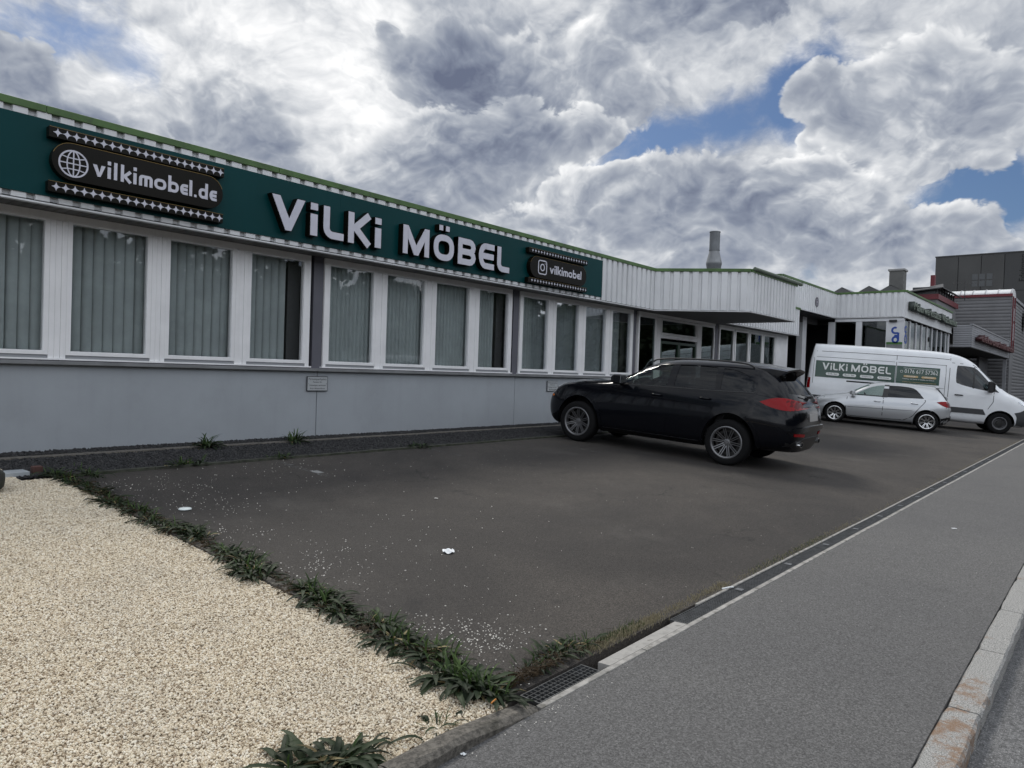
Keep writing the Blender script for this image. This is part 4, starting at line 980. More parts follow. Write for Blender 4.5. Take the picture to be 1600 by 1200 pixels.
# --- grey metal hall with red trim, annex with red letters
METAL = pmat('metal_grey', (.15, .15, .155), .5, .1, var=(1, .1)); METAL_L = pmat('metal_light', (.25, .255, .27), .45, .1, var=(1, .1))
RED = pmat('trim_red', (.13, .012, .018), .45)
def siding(parent, org, p0, p1, z0, z1, pitch, mat, name='siding_panel'):
    """horizontal ribbed sheet"""
    P0, P1 = Vector(p0), Vector(p1); L = (P1-P0).length; ang = math.atan2(P1.y-P0.y, P1.x-P0.x)
    n = max(1, round((z1-z0)/pitch)); pitch = (z1-z0)/n
    o = Vector((*p0, 0))-Vector(org)
    for row in range(0, n, 6):
        mb = MB(); Q = []
        for i in range(row, min(row+6, n)):
            z = z0+i*pitch; d_ = .10*pitch; Q += [(0, z), (-d_, z+pitch*.2), (-d_, z+pitch*.62), (0, z+pitch*.82)]
        Q.append((0, z0+min(row+6, n)*pitch)); m = len(Q)
        mb.add([(0, y, z) for y, z in Q]+[(L, y, z) for y, z in Q], [(i, m+i, m+i+1, i+1) for i in range(m-1)])
        mb.add([(0, .03, Q[0][1]), (L, .03, Q[0][1]), (L, .03, Q[-1][1]), (0, .03, Q[-1][1])], [(3, 2, 1, 0)])
        mb.obj(name, mat, parent, o, ang)
ORG3 = (62, 6.05, .5)
hall = empty('metal_hall', ORG3, label='grey ribbed metal hall with red roof trim and white barrel rooflight', cat='building')
r3 = lambda x=0, y=0, z=0: (x-ORG3[0], y-ORG3[1], z-ORG3[2])
siding(hall, ORG3, (62, 14), (62, 6.05), .5, 8.16, .25, METAL); siding(hall, ORG3, (64.2, 6.05), (90, 6.05), .5, 8.0, .25, METAL)
MB().box(61.9, 62.2, 6.0, 14, 8.165, 8.36).obj('roof_trim', RED, hall, r3()); MB().box(62.06, 90, 6.10, 14, 7.9, 8.1).obj('roof', DIRTY, hall, r3())
MB().box(64.0, 90, 5.95, 6.3, 8.05, 8.25).obj('roof_trim', METAL_L, hall, r3())
vlt = MB(); n = 12; P = [(63.2-1.15*math.cos(R(180*i/n)), 8.36+.42*math.sin(R(180*i/n))) for i in range(n+1)]
WV = pmat('vault_white', (.75, .76, .76), .35, coat=.3)
for k, (ya, yb) in enumerate([(6.12+.78*i, 6.12+.78*i+.76) for i in range(5)]):
    m = MB(); m.add([(x, ya, z) for x, z in P]+[(x, yb, z) for x, z in P], [(i, i+1, n+2+i, n+1+i)[::-1] for i in range(n)]); m.obj('vault_panel', WV, hall, r3())
m = MB()
for ya in [6.10+.78*i for i in range(6)]: m.stroke([(x, z+.012) for x, z in P], .05, ya-.03, ya+.03)
m.obj('vault_rib', pmat('vault_rib', (.42, .42, .43), .4), hall, r3())
m = MB(); m.prism([(P[0][0], 8.20)]+P+[(P[-1][0], 8.20)], 6.02, 6.06); m.obj('vault_end', WV, hall, r3())
MB().box(62.06, 64.2, 6.03, 6.08, .5, 8.2).obj('side_wall', METAL, hall, r3())
for x in (62.5, 63.7): MB().box(x, x+.18, 5.96, 6.03, 4.4, 8.2).obj('red_post', RED, hall, r3())
for za, zb in ((5.05, 6.3), (6.5, 7.4)): MB().box(62.7, 63.68, 5.99, 6.02, za, zb).obj('window', pmat('window_bright', (.75, .77, .8), .1, .3), hall, r3())
ann = empty('annex_with_letters', (44.4, 6.0, .4), label='light ribbed metal annex with red letters over a dark entrance', cat='building')
r4 = lambda x=0, y=0, z=0: (x-44.4, y-6.0, z-.4)
siding(ann, (44.4, 6.0, .4), (44.4, 6.84), (44.4, 6.0), 3.69, 4.87, .12, METAL_L); siding(ann, (44.4, 6.0, .4), (44.4, 6.0), (61.3, 6.0), 3.69, 4.85, .12, METAL_L)
MB().box(44.36, 61.3, 5.95, 6.1, 4.86, 4.93).obj('coping', METAL_L, ann, r4()); MB().box(44.45, 61.3, 6.04, 9.5, 3.66, 3.70).obj('soffit', DARKIN, ann, r4()); MB().box(44.45, 61.3, 6.1, 9.5, 4.7, 4.8).obj('roof', DIRTY, ann, r4())
MB().box(44.5, 61.9, 8.4, 8.6, .4, 3.65).obj('entrance_wall', pmat('entrance_grey', (.035, .036, .038), .6), ann, r4()); MB().box(61.0, 61.2, 6.1, 6.3, .3, 3.65).obj('post', METAL_L, ann, r4())
for x in (53.0, 55.4): MB().box(x, x+1.4, 8.33, 8.39, .5, 2.9).obj('door', pmat('door_dark', (.015, .015, .016), .4), ann, r4())
MB().box(56.9, 61.0, 7.2, 7.35, .3, 3.65).obj('pier', pmat('pier_grey', (.07, .07, .075), .6), ann, r4())
lt = empty('annex_lettering', (45.4, 5.96, 4.06), label='red raised letters on the light ribbed annex', cat='sign')
word(lt, 'lettering', 'elektrotechnikhandel', 15.3, .40, (0, -.0, 0), (R(90), 0, 0), pmat('letter_red_dark', (.045, .008, .01), .5), .30, bold=.01)
word(lt, 'lettering_face', 'elektrotechnikhandel', 15.3, .40, (0, -.303, 0), (R(90), 0, 0), pmat('letter_red', (.12, .035, .032), .5), .004)
rs_ = empty('round_sign', (70.2, 5.9, 7.0), label='dark rounded sign on the far hall wall at the right edge', cat='sign')
MB().lathe([(.0, -.2), (.75, -.2), (.85, -.1), (.85, 0)], 'y', 24).obj('disc', pmat('sign_dark', (.02, .02, .022), .4), rs_); MB().lathe([(.55, -.22), (.66, -.22), (.66, -.2), (.55, -.2), (.55, -.22)], 'y', 24).obj('ring', RED, rs_)
cl = empty('clerestory', (52, 9, 6.5), label='small dark gabled clerestory with red eaves behind the workshop', cat='roof lantern')
MB().box(0, 7.0, 0, 1.6, -.5, .60).obj('base', METAL, cl)
MB().box(-.1, 7.2, -.12, -.02, .58, .92).obj('red_band', RED, cl); MB().box(-.12, -.02, -.02, 1.7, .58, .92).obj('red_band', RED, cl)
for k in range(8): MB().box(.3+k*.85, .3+k*.85+.12, .0, .08, .92, 1.45).obj('post', METAL, cl)
MB().box(.1, 6.9, .10, 1.4, .9, 1.4).obj('glazing', MATS['skylight_dark'], cl)
m = MB(); m.add([(-.4, -.4, 1.30), (7.2, -.4, 1.34), (7.2, .9, 1.34), (1.4, -.1, 1.72), (-.6, 1.8, 1.06), (5.5, .5, 1.78)], [(0, 1, 5, 3), (0, 3, 4), (3, 5, 2, 4)]); m.obj('roof', pmat('clerestory_roof', (.06, .06, .062), .6), cl)
sd_ = cl.children[-1].modifiers.new('s', 'SOLIDIFY'); sd_.thickness = .06
MB().box(57.7, 58.1, 10.16, 10.42, 7.8, 9.40).obj('chimney', RED, None, label='small red chimney beside the dark tower', cat='chimney')
# antenna
an = MB(); an.tube([(0, 0, 0), (0, 0, 1.5)], .025, 6); an.tube([(-.1, -.9, 1.25), (.1, .9, 1.35)], .018, 5)
for k in range(7): an.tube([(-.25, -.8+k*.26, 1.25+k*.015), (.25, -.8+k*.26, 1.25+k*.015)], .01, 4)
an.obj('antenna', MATS['trim_black'], None, (61.5, 8.85, 7.9), label='thin rooftop aerial in front of the barrel rooflight', cat='antenna')
# dark panelled tower
tw = empty('dark_tower', (90, 8, .5), label='tall dark panelled building at the right edge with vertical lettering', cat='building')
TW = pmat('tower_dark', (.060, .060, .058), .6, 0, var=(.3, .12)); TW2 = pmat('tower_darker', (.042, .043, .043), .6, 0, var=(.3, .1))
ys = [15.85, 13.67, 11.57, 9.52, 6.8, 4, 1, -2]
for k in range(7):
    for za, zb in ((0, 11.2), (11.24, 15.15)): MB().box(0, .2, ys[k+1]-8+.03, ys[k]-8-.03, za, zb).obj('tower_panel', TW if k != 3 else TW2, tw, bevel=0)
MB().box(.1, 18, -10, 7.8, 0, 15.1).obj('core', DARKIN, tw); MB().box(-.06, .3, -10, 7.87, 15.15, 15.27).obj('coping', TW2, tw)
for k, (ya, zt) in enumerate(((12.36, 13.5), (11.72, 13.5), (11.05, 13.45))):
    for r_ in range(2 if k else 2): MB().box(-.03, .0, ya-8-.52, ya-8, 13.0-.72*r_-.5, 13.0-.72*r_+.12).obj('window', pmat('tower_window', (.075, .08, .083), .4), tw)
MB().box(.3, .8, 7.87, 8.05, 10.6, 12.0).obj('vent_box', METAL_L, tw)
word(tw, 'tower_lettering', 'Edelmann', 2.75, .55, (-.01, 7.72-8, 12.1), (0, R(-90), 0), pmat('tower_letters', (.004, .004, .004), .7), .015)
# ------------------------------------------------------------------ vehicles
def ring(x, zb, ws, wm, wb, zl, wt, zt, zc, xo=None, flat=.0):
    h = zl-zb
    p = [(0, zb), (.62*ws, zb), (ws, zb+.03), (wm-.018-flat*0, zb+.26*h), (wm, zb+.58*h), (wb+(wm-wb)*.55, zb+.86*h), (wb, zl),
         (.5*(wb+wt)+.022, .5*(zl+zt)), (wt, zt), (wt*.62, zt+.78*(zc-zt)), (0, zc)]
    return [((xo[j] if xo else x), y, z) for j, (y, z) in enumerate(p)]
def loft(rings, lvl=3, mats=None, creases=()):
    """closed body from half sections (11 points each); subdivided"""
    bm = bmesh.new(); grid = []
    cr = bm.edges.layers.float.new('crease_edge')
    for rg in rings:
        left = [bm.verts.new((x, max(y, 0), z)) for x, y, z in rg]
        right = [left[j] if (j in (0, 10) or rg[j][1] <= 0) else bm.verts.new((x, -y, z)) for j, (x, y, z) in enumerate(rg)]
        grid.append((left, right))
    for i in range(len(rings)-1):
        for side in (0, 1):
            A, B = grid[i][side], grid[i+1][side]
            for j in range(10):
                q = [A[j], A[j+1], B[j+1], B[j]]
                if side: q.reverse()
                u = []
                for v in q:
                    if v not in u: u.append(v)
                if len(u) > 2:
                    try: bm.faces.new(u)
                    except ValueError: pass
    bm.edges.ensure_lookup_table()
    for (j, i0, i1, w) in creases:
        for i in range(i0, i1):
            for side in (0, 1):
                e = bm.edges.get((grid[i][side][j], grid[i+1][side][j]))
                if e: e[cr] = w
    bmesh.ops.recalc_face_normals(bm, faces=bm.faces)
    me = bpy.data.meshes.new('body'); bm.to_mesh(me); bm.free()
    for m in mats or []: me.materials.append(m)
    o = temp(me); s = o.modifiers.new('s', 'SUBSURF'); s.levels = s.render_levels = lvl
    out = bake(o); bpy.data.objects.remove(o); return out
def bvh_of(me):
    return BVHTree.FromPolygons([v.co.copy() for v in me.vertices], [tuple(p.vertices) for p in me.polygons])
def curve(pts, closed=True, n=6, sharp=()):
    """smooth curve through points (Catmull-Rom); indices in sharp stay corners"""
    P = [Vector(p) for p in pts]; N = len(P); out = []
    for i in range(N if closed else N-1):
        p1, p2 = P[i], P[(i+1) % N]
        p0 = P[(i-1) % N] if (closed or i > 0) else p1
        p3 = P[(i+2) % N] if (closed or i < N-2) else p2
        if i in sharp: p0 = p1
        if (i+1) % N in sharp: p3 = p2
        for k in range(n):
            t = k/n
            out.append(.5*((2*p1)+(p2-p0)*t+(2*p0-5*p1+4*p2-p3)*t*t+(3*p1-p0-3*p2+p3)*t**3))
    if not closed: out.append(P[-1])
    return [tuple(q) for q in out]
def patch(name, bvh, outline, axis, side, mat, parent, off=.004, thick=.006, step=.08, smooth=True, **kw):
    """a curved plate cut to an outline and laid on a body: axis 'y' outline is (x,z), 'x' (y,z), 'z' (x,y)"""
    bm = bmesh.new()
    if axis == 'y': to = lambda a, b: Vector((a, 0, b)); d = Vector((0, -side, 0))
    elif axis == 'x': to = lambda a, b: Vector((0, a, b)); d = Vector((-side, 0, 0))
    else: to = lambda a, b: Vector((a, b, 0)); d = Vector((0, 0, -1))
    vs = [bm.verts.new(to(*p)) for p in outline]
    f = bm.faces.new(vs)
    A = [p[0] for p in outline]; B = [p[1] for p in outline]
    ax = {'y': (Vector((1, 0, 0)), Vector((0, 0, 1))), 'x': (Vector((0, 1, 0)), Vector((0, 0, 1))), 'z': (Vector((1, 0, 0)), Vector((0, 1, 0)))}[axis]
    for arr, nrm in ((A, ax[0]), (B, ax[1])):
        k = math.floor(min(arr)/step)+1
        while k*step < max(arr):
            bmesh.ops.bisect_plane(bm, geom=bm.verts[:]+bm.edges[:]+bm.faces[:], dist=1e-5, plane_co=nrm*(k*step), plane_no=nrm); k += 1
    bmesh.ops.triangulate(bm, faces=[f for f in bm.faces if len(f.verts) > 4])
    last = None
    nrms = {}
    for v in bm.verts:
        o = v.co-d*6
        hit = bvh.ray_cast(o, d)
        if hit[0] is None:
            hit = bvh.find_nearest(v.co-d*1.0 if axis != 'x' else v.co-d*2.2)
        n = hit[1].normalized()
        if n.dot(d) > 0: n = -n
        v.co = hit[0]; nrms[v] = n
    for v in bm.verts: v.co = v.co+nrms[v]*off
    if thick:
        bnd = [e for e in bm.edges if e.is_boundary]
        rep = {}
        for e in bnd: e.smooth = False
        for e in bnd:
            for v in e.verts:
                if v not in rep: rep[v] = bm.verts.new(v.co-nrms[v]*thick)
        for e in bnd:
            a, b = e.verts; bm.faces.new((a, b, rep[b], rep[a]))
    bmesh.ops.recalc_face_normals(bm, faces=bm.faces)
    fz = [f for f in bm.faces if not any(v in () for v in f.verts)]
    tot = sum((f.normal.dot(d)*f.calc_area() for f in fz))
    if tot > 0: bmesh.ops.reverse_faces(bm, faces=bm.faces)
    me = bpy.data.meshes.new(name); bm.to_mesh(me); bm.free(); me.materials.append(mat)
    if smooth:
        me.polygons.foreach_set('use_smooth', [True]*len(me.polygons))
    o = link(name, me, parent); return tag(o, **kw)
def cut(me, cutters, mats):
    """boolean difference; the cut faces take the cutter's material"""
    o = temp(me)
    ts = []
    for c in cutters:
        t = temp(c); ts.append(t)
        b = o.modifiers.new('b', 'BOOLEAN'); b.operation = 'DIFFERENCE'; b.solver = 'EXACT'; b.object = t; b.material_mode = 'TRANSFER'
    bpy.context.view_layer.update()
    out = bake(o)
    for t in ts+[o]: bpy.data.objects.remove(t)
    return out
def prism_mesh(outline, axis, a0, a1, mat):
    mb = MB()
    if axis == 'y': mb.prism(outline, a0, a1)
    else:
        n = len(outline)
        vs = [(a0, y, z) for y, z in outline]+[(a1, y, z) for y, z in outline]
        mb.add(vs, [tuple(range(n)), tuple(range(2*n-1, n-1, -1))]+[(i, n+i, n+(i+1) % n, (i+1) % n) for i in range(n)])
    me = mb.mesh('cut', mat); bm = bmesh.new(); bm.from_mesh(me); bmesh.ops.recalc_face_normals(bm, faces=bm.faces); bm.to_mesh(me); bm.free(); return me
def cavity_mesh(rows, mat):
    """rows: (x, z_low, z_high, w_low, w_high)"""
    mb = MB(); vs = []
    for x, z0, z1, w0, w1 in rows:
        vs += [(x, -w0, z0), (x, w0, z0), (x, w1, z1), (x, -w1, z1)]
    fs = [(3, 2, 1, 0)]; n = len(rows)
    for i in range(n-1):
        for k in range(4): fs.append((4*i+k, 4*i+(k+1) % 4, 4*i+4+(k+1) % 4, 4*i+4+k))
    fs.append(tuple(4*(n-1)+k for k in range(4)))
    mb.add(vs, fs); me = mb.mesh('cav', mat); bm = bmesh.new(); bm.from_mesh(me); bmesh.ops.recalc_face_normals(bm, faces=bm.faces); bm.to_mesh(me); bm.free(); return me

def make_wheel(parent, loc, side, rad, rimr, width, kind, mats, rot0=0.0, lead=None):
    """outer face towards side*y"""
    tyre_m, rim_m, dark_m, hub_m = mats
    w = width/2
    disc = MB().lathe([(0, -w*.2), (rimr*.62, -w*.2), (rimr*.62, w*.15), (0, w*.15)], 'y', 32)
    s = side
    root = disc.obj('wheel', dark_m, parent, loc, rot=(0, 0, 0 if s > 0 else math.pi), smooth=False)
    prof = [(rimr-.012, -w*.9), (rimr+.01, -w), (rad-.045, -w*1.02), (rad-.012, -w*.86), (rad, -w*.6), (rad, w*.6), (rad-.012, w*.86), (rad-.045, w*1.03), (rimr+.012, w*1.0), (rimr-.012, w*.93), (rimr-.03, w*.5), (rimr-.03, -w*.5), (rimr-.012, -w*.9)]
    MB().lathe(prof, 'y', 56).obj('tyre', tyre_m, root, smooth=True)
    rim = MB()
    rim.lathe([(rimr-.012, w*.60), (rimr+.004, w*.97), (rimr-.012, w*1.0), (rimr-.030, w*.93), (rimr-.034, w*.3), (rimr-.012, w*.3)], 'y', 56)
    def spoke(a0, r0, a1, r1, t0, t1, y0, y1, dep):
        p0 = Vector((math.cos(a0)*r0, math.sin(a0)*r0)); p1 = Vector((math.cos(a1)*r1, math.sin(a1)*r1))
        d = (p1-p0).normalized(); n = Vector((-d.y, d.x)); vs = []
        for p, t, y in ((p0, t0, y0), (p1, t1, y1)):
            for sg, dy in ((1, 0), (-1, 0), (-.6, -dep), (.6, -dep)):
                q = p+n*t/2*sg*(1 if dy == 0 else 1); vs.append((q.x, y+dy, q.y))
        rim.add(vs, [(0, 1, 2, 3), (7, 6, 5, 4), (0, 4, 5, 1), (1, 5, 6, 2), (2, 6, 7, 3), (3, 7, 4, 0)])
    if kind == 'mesh':            # ten pairs of thin spokes spreading to the rim
        for k in range(10):
            a = rot0+2*math.pi*k/10
            for sg in (1, -1): spoke(a+sg*.05, rimr*.20, a+sg*.245, rimr*.965, .015, .010, w*.50, w*.86, .03)
        hubr = rimr*.22
    elif kind == 'twin':
        for k in range(8):
            a = rot0+2*math.pi*k/8
            for sg in (1, -1): spoke(a+sg*.16, rimr*.2, a+sg*.10, rimr*.96, .018, .013, w*.55, w*.88, .03)
        hubr = rimr*.22
    elif kind == 'steel':
        rim.lathe([(rimr*.50, w*.25), (rimr*.72, w*.05), (rimr*.9, w*.35), (rimr*.985, w*.5)], 'y', 48)
        for k in range(12):
            a = 2*math.pi*k/12; rim.cyl((math.cos(a)*rimr*.76, w*.16, math.sin(a)*rimr*.76), (math.cos(a)*rimr*.76, w*.22, math.sin(a)*rimr*.76), rimr*.055, n=8)
        hubr = rimr*.50
    rim.obj('rim', rim_m, root, smooth=False)
    hc = MB().lathe([(0, w*.66), (hubr*.45, w*.66), (hubr*.52, w*.60), (hubr*.9, w*.58), (hubr, w*.48), (hubr*1.02, w*.2)], 'y', 24)
    for k in range(5):
        a = 2*math.pi*k/5; hc.cyl((math.cos(a)*hubr*.72, w*.5, math.sin(a)*hubr*.72), (math.cos(a)*hubr*.72, w*.62, math.sin(a)*hubr*.72), hubr*.09, n=6)
    hc.obj('hub_cap', hub_m, root)
    if kind != 'steel':
        MB().lathe([(rimr*.2, w*.0), (rimr*.80, w*.0), (rimr*.80, w*.12), (rimr*.2, w*.12)], 'y', 40).obj('brake_disc', MATS['brake'], root)
    return root
def seat(parent, x, y, mat, z=.35, w=.5, rear=False):
    mb = MB()
    mb.box(x-.25, x+.27, y-w/2, y+w/2, z, z+.16)
    vs = []
    for zz, xx, hw, t in ((z+.1, x-.20, w/2, .14), (z+.45, x-.30, w/2*.96, .12), (z+.68, x-.37, w/2*.75, .08)):
        vs += [(xx, y-hw, zz), (xx, y+hw, zz), (xx-t, y+hw, zz), (xx-t, y-hw, zz)]
    fs = [(3, 2, 1, 0), (8, 9, 10, 11)]
    for i in range(2):
        for k in range(4): fs.append((4*i+k, 4*i+(k+1) % 4, 4*i+4+(k+1) % 4, 4*i+4+k))
    mb.add(vs, fs)
    heads = [0] if not rear else [-.38, .38]
    for dy in heads:
        mb.box(x-.47, x-.38, y+dy-.12, y+dy+.12, z+.70, z+.88)
        mb.cyl((x-.42, y+dy-.05, z+.62), (x-.42, y+dy-.05, z+.72), .007, n=6); mb.cyl((x-.42, y+dy+.05, z+.62), (x-.42, y+dy+.05, z+.72), .007, n=6)
    return mb.obj('seat', mat, parent, bevel=.03)
def steering(parent, x, y, z, mat):
    mb = MB(); n = 24; r = .18
    pts = [Vector((x+.09*math.sin(a), y+r*math.cos(a), z+r*.92*math.sin(a))) for a in [2*math.pi*i/n for i in range(n+1)]]
    mb.tube(pts, .014, 6); mb.box(x-.02, x+.02, y-.16, y+.16, z-.02, z+.02); mb.cyl((x-.02, y, z), (x+.25, y, z-.12), .03, n=8)
    return mb.obj('steering_wheel', mat, parent)
def arch_outline(cx, cz, r0, r1, a0=-18, a1=198, n=20):
    o = [(cx+r1*math.cos(R(a0+(a1-a0)*i/n)), cz+r1*math.sin(R(a0+(a1-a0)*i/n))) for i in range(n+1)]
    i_ = [(cx+r0*math.cos(R(a1-(a1-a0)*i/n)), cz+r0*math.sin(R(a1-(a1-a0)*i/n))) for i in range(n+1)]
    return o+i_
def lower_edge_with_arch(xa, xb, z, cx, cz, r, n=10):
    """points from xa to xb along z, going up round an arch where it interferes"""
    pts = []
    for i in range(n*3+1):
        x = xa+(xb-xa)*i/(n*3); zz = z
        if abs(x-cx) < r: zz = max(z, cz+math.sqrt(r*r-(x-cx)**2))
        pts.append((x, zz))
    return pts

def seamline(bvh, root, pts, s, w=.014, nm='panel_seam', mat=None, off=.003):
    L = [Vector(p) for p in pts]; a = []; b = []
    for i, p in enumerate(L):
        d = (L[min(i+1, len(L)-1)]-L[max(i-1, 0)]).normalized(); n = Vector((-d.y, d.x))
        a.append(tuple(p+n*w/2)); b.append(tuple(p-n*w/2))
    patch(nm, bvh, a+b[::-1], 'y', s, mat or MATS['seam'], root, off, 0, .4)
def warp_children(root, fx, fz, skip=('wheel',)):
    """bend the drawn shape of a car to the measured heights and lengths"""
    def interp(v, t):
        for (a, b), (c, d) in zip(t, t[1:]):
            if v <= c: return b+(v-a)/(c-a)*(d-b)
        return v+t[-1][1]-t[-1][0]
    seen = set()
    def go(o):
        for ch in o.children:
            if ch.name.split('.')[0] in skip: continue
            if ch.location.length > 1e-6:
                ch.location.x = interp(ch.location.x, fx); ch.location.z = interp(ch.location.z, fz)
            elif ch.data.name not in seen:
                seen.add(ch.data.name)
                for v in ch.data.vertices: v.co.x = interp(v.co.x, fx); v.co.z = interp(v.co.z, fz)
            go(ch)
    go(root)
def place_car(name, contact_xy, fwd_deg, local_contact, **kw):
    t = R(fwd_deg); fx, fy = math.cos(t), math.sin(t)
    X = Vector((fx, fy, .056*fy)).normalized(); n = Vector((0, -.056, 1)).normalized(); Y = n.cross(X).normalized(); Z = X.cross(Y)
    m = Matrix((X, Y, Z)).transposed().to_4x4()
    C = Vector((*contact_xy, ground_z(*contact_xy)))
    m.translation = C-(X*local_contact[0]+Y*local_contact[1])
    o = empty(name, **kw); o.matrix_world = m; return o

def build_suv():
    root = place_car('suv', (11.41, 4.89), 94.2, (-1.5325, .95), label='black SUV parked nose to the grey showroom wall', cat='car')
    paint = pmat('paint_black', (.0035, .004, .006), .14, 0, .30, bump=(5, .04, .02), spec=.15)
    def nose(s, dx): 
        xs = [2.14, 2.16, 2.22, 2.34, 2.39, 2.375, 2.325, 2.27, 2.20, 2.12, 2.06]
        zs = [.27, .27, .29, .42, .62, .78, .87, .92, .955, .98, .99]
        ws = [0, .5, .76, .82, .82, .78, .74, .66, .56, .36, 0]
        return [(xs[j]-dx*(1 if j < 7 else .55-(j-7)*.15), ws[j]*s, zs[j]) for j in range(11)]
    def tail(s, dx):
        xs = [-2.30, -2.31, -2.34, -2.40, -2.43, -2.38, -2.31, -2.17, -1.985, -1.985, -1.985]
        zs = [.31, .31, .35, .52, .78, 1.02, 1.13, 1.36, 1.57, 1.63, 1.645]
        ws = [0, .55, .80, .88, .88, .84, .80, .70, .55, .36, 0]
        return [(xs[j]+dx, ws[j]*s, zs[j]) for j in range(11)]
    B = ring
    rings = [nose(0, 0), nose(.45, .005), nose(.82, .05), nose(1.0, .16),
        B(2.0, .25, .82, .925, .835, .935, .62, 1.01, 1.03), B(1.75, .24, .87, .955, .86, .99, .63, 1.065, 1.09), B(1.35, .24, .89, .968, .875, 1.035, .64, 1.105, 1.135),
        B(1.02, .24, .90, .962, .88, 1.065, .67, 1.12, 1.155), B(.72, .24, .90, .958, .89, 1.075, .72, 1.17, 1.25), B(.36, .24, .90, .958, .895, 1.085, .70, 1.375, 1.465),
        B(.0, .24, .90, .958, .90, 1.095, .675, 1.525, 1.61), B(-.35, .24, .90, .958, .90, 1.105, .665, 1.575, 1.665), B(-.9, .24, .90, .960, .90, 1.12, .655, 1.59, 1.685),
        B(-1.35, .25, .90, .972, .905, 1.135, .65, 1.60, 1.69), B(-1.68, .27, .89, .970, .90, 1.15, .635, 1.585, 1.68), B(-1.88, .30, .875, .958, .885, 1.155, .62, 1.565, 1.66),
        tail(1.0, .10), tail(.86, .03), tail(.5, 0), tail(0, -.005)]
    me = loft(rings, 3, [paint], creases=[(6, 4, 16, .35)])
    bvh = bvh_of(me)
    fw = curve([(.66, 1.125), (.50, 1.27), (.24, 1.42), (0, 1.50), (-.28, 1.535), (-.27, 1.14), (.10, 1.125)], n=5, sharp=(0, 4, 5))
    rw = curve([(-.40, 1.145), (-.41, 1.54), (-.75, 1.545), (-1.09, 1.54), (-1.14, 1.165)], n=5, sharp=(0, 1, 3, 4))
    qw = curve([(-1.235, 1.17), (-1.20, 1.535), (-1.42, 1.515), (-1.62, 1.445), (-1.77, 1.32), (-1.81, 1.225), (-1.74, 1.185)], n=5, sharp=(0, 1))
    wsh = curve([(-.70, 1.165), (-.66, 1.33), (-.60, 1.50), (0, 1.575), (.60, 1.50), (.66, 1.33), (.70, 1.165), (0, 1.19)], n=4, sharp=(0, 2, 4, 6))
    rg = curve([(-.68, 1.20), (-.53, 1.49), (0, 1.53), (.53, 1.49), (.68, 1.20), (0, 1.17)], n=4, sharp=(0, 1, 3, 4))
    dk = MATS['cabin_dark']
    cav = cavity_mesh([(.80, .50, 1.05, .78, .76), (.55, .42, 1.20, .82, .68), (.2, .40, 1.42, .83, .63), (-.2, .40, 1.53, .83, .60), (-.9, .40, 1.60, .83, .58), (-1.5, .50, 1.57, .80, .56), (-2.0, .85, 1.45, .74, .50), (-2.18, .90, 1.25, .68, .55)], dk)
    wells = [prism_mesh(arch_outline(x, .385, 0.0, .455, 0, 360, 36)[:36], 'y', *(y), MATS['wheel_dark']) for x in (1.4475, -1.4475) for y in ((.56, 1.2), (-1.2, -.56))]
    cutters = [cav]+[prism_mesh(o, 'y', -1.3, 1.3, paint) for o in (fw, rw, qw)]+[prism_mesh(wsh, 'x', .3, 1.6, paint), prism_mesh(rg, 'x', -2.6, -1.85, paint)]+wells
    body = cut(me.copy(), cutters, None)
    body.name = 'body'
    body.polygons.foreach_set('use_smooth', [True]*len(body.polygons))
    bo = link('body', body, root)
    try: bo.modifiers.new('es', 'EDGE_SPLIT').split_angle = R(40)
    except Exception: pass
    gl, gt, tb = MATS['car_glass'], MATS['car_glass_tint'], MATS['trim_black']
    for s in (1, -1):
        patch('window', bvh, fw, 'y', s, gl, root, -.008, .004, label='clear front side window')
        patch('window', bvh, rw, 'y', s, gt, root, -.008, .004)
        patch('window', bvh, qw, 'y', s, gt, root, -.008, .004)
        tk = 1
        # dark seam strips under the doors, then the doors themselves
        zb = .40
        fd = [(.80, 1.06), (.83, .80), (.82, .45), (.78, zb)]+[(x, zb) for x in (.4, 0, -.30)]+[(-.325, zb), (-.325, 1.10), (.2, 1.085)]
        rd = [(-.34, 1.10), (-.34, zb), (-.60, zb), (-.86, zb+.01), (-.93, .55), (-1.03, .72), (-1.15, .86), (-1.19, 1.0), (-1.19, 1.125)]
        d1 = patch('door', bvh, fd, 'y', s, paint, root, .004, .004, .12)
        d2 = patch('door', bvh, rd, 'y', s, paint, root, .004, .004, .12)
        for d, x, z in ((d1, -.12, .985), (d2, -1.0, 1.01)):
            mb = MB(); y = s*(.975)
            mb.tube([(x+.09, y-s*.02, z), (x+.07, y+s*.018, z+.003), (x-.07, y+s*.018, z+.003), (x-.10, y-s*.02, z)], [.012, .014, .014, .012], 8)
            mb.obj('handle', paint, d, smooth=True)
        for cx in (1.4475, -1.4475):
            patch('wheel_arch', bvh, arch_outline(cx, .385, .452, .505, -14, 194), 'y', s, paint, root, .013, .03, .2)
        patch('side_sill', bvh, [(.98, .26), (.98, .35), (-.98, .35), (-.98, .26)], 'y', s, tb, root, .012, .02, .2)
        patch('window_trim', bvh, curve([(.80, 1.085), (.2, 1.10), (-.5, 1.118), (-1.2, 1.135), (-1.80, 1.165)], False, 5)+curve([(-1.80, 1.180), (-1.2, 1.150), (-.5, 1.133), (.2, 1.115), (.76, 1.10)], False, 5), 'y', s, tb, root, .006, .01, .5)
        tl = curve([(-1.90, 1.045), (-2.06, 1.11), (-2.20, 1.12), (-2.30, 1.095), (-2.365, 1.05), (-2.37, .975), (-2.22, .95), (-2.03, .985)], n=4, sharp=(0,))
        t_ = patch('tail_light', bvh, tl, 'y', s, MATS['lamp_red'], root, .008, .012, .05)
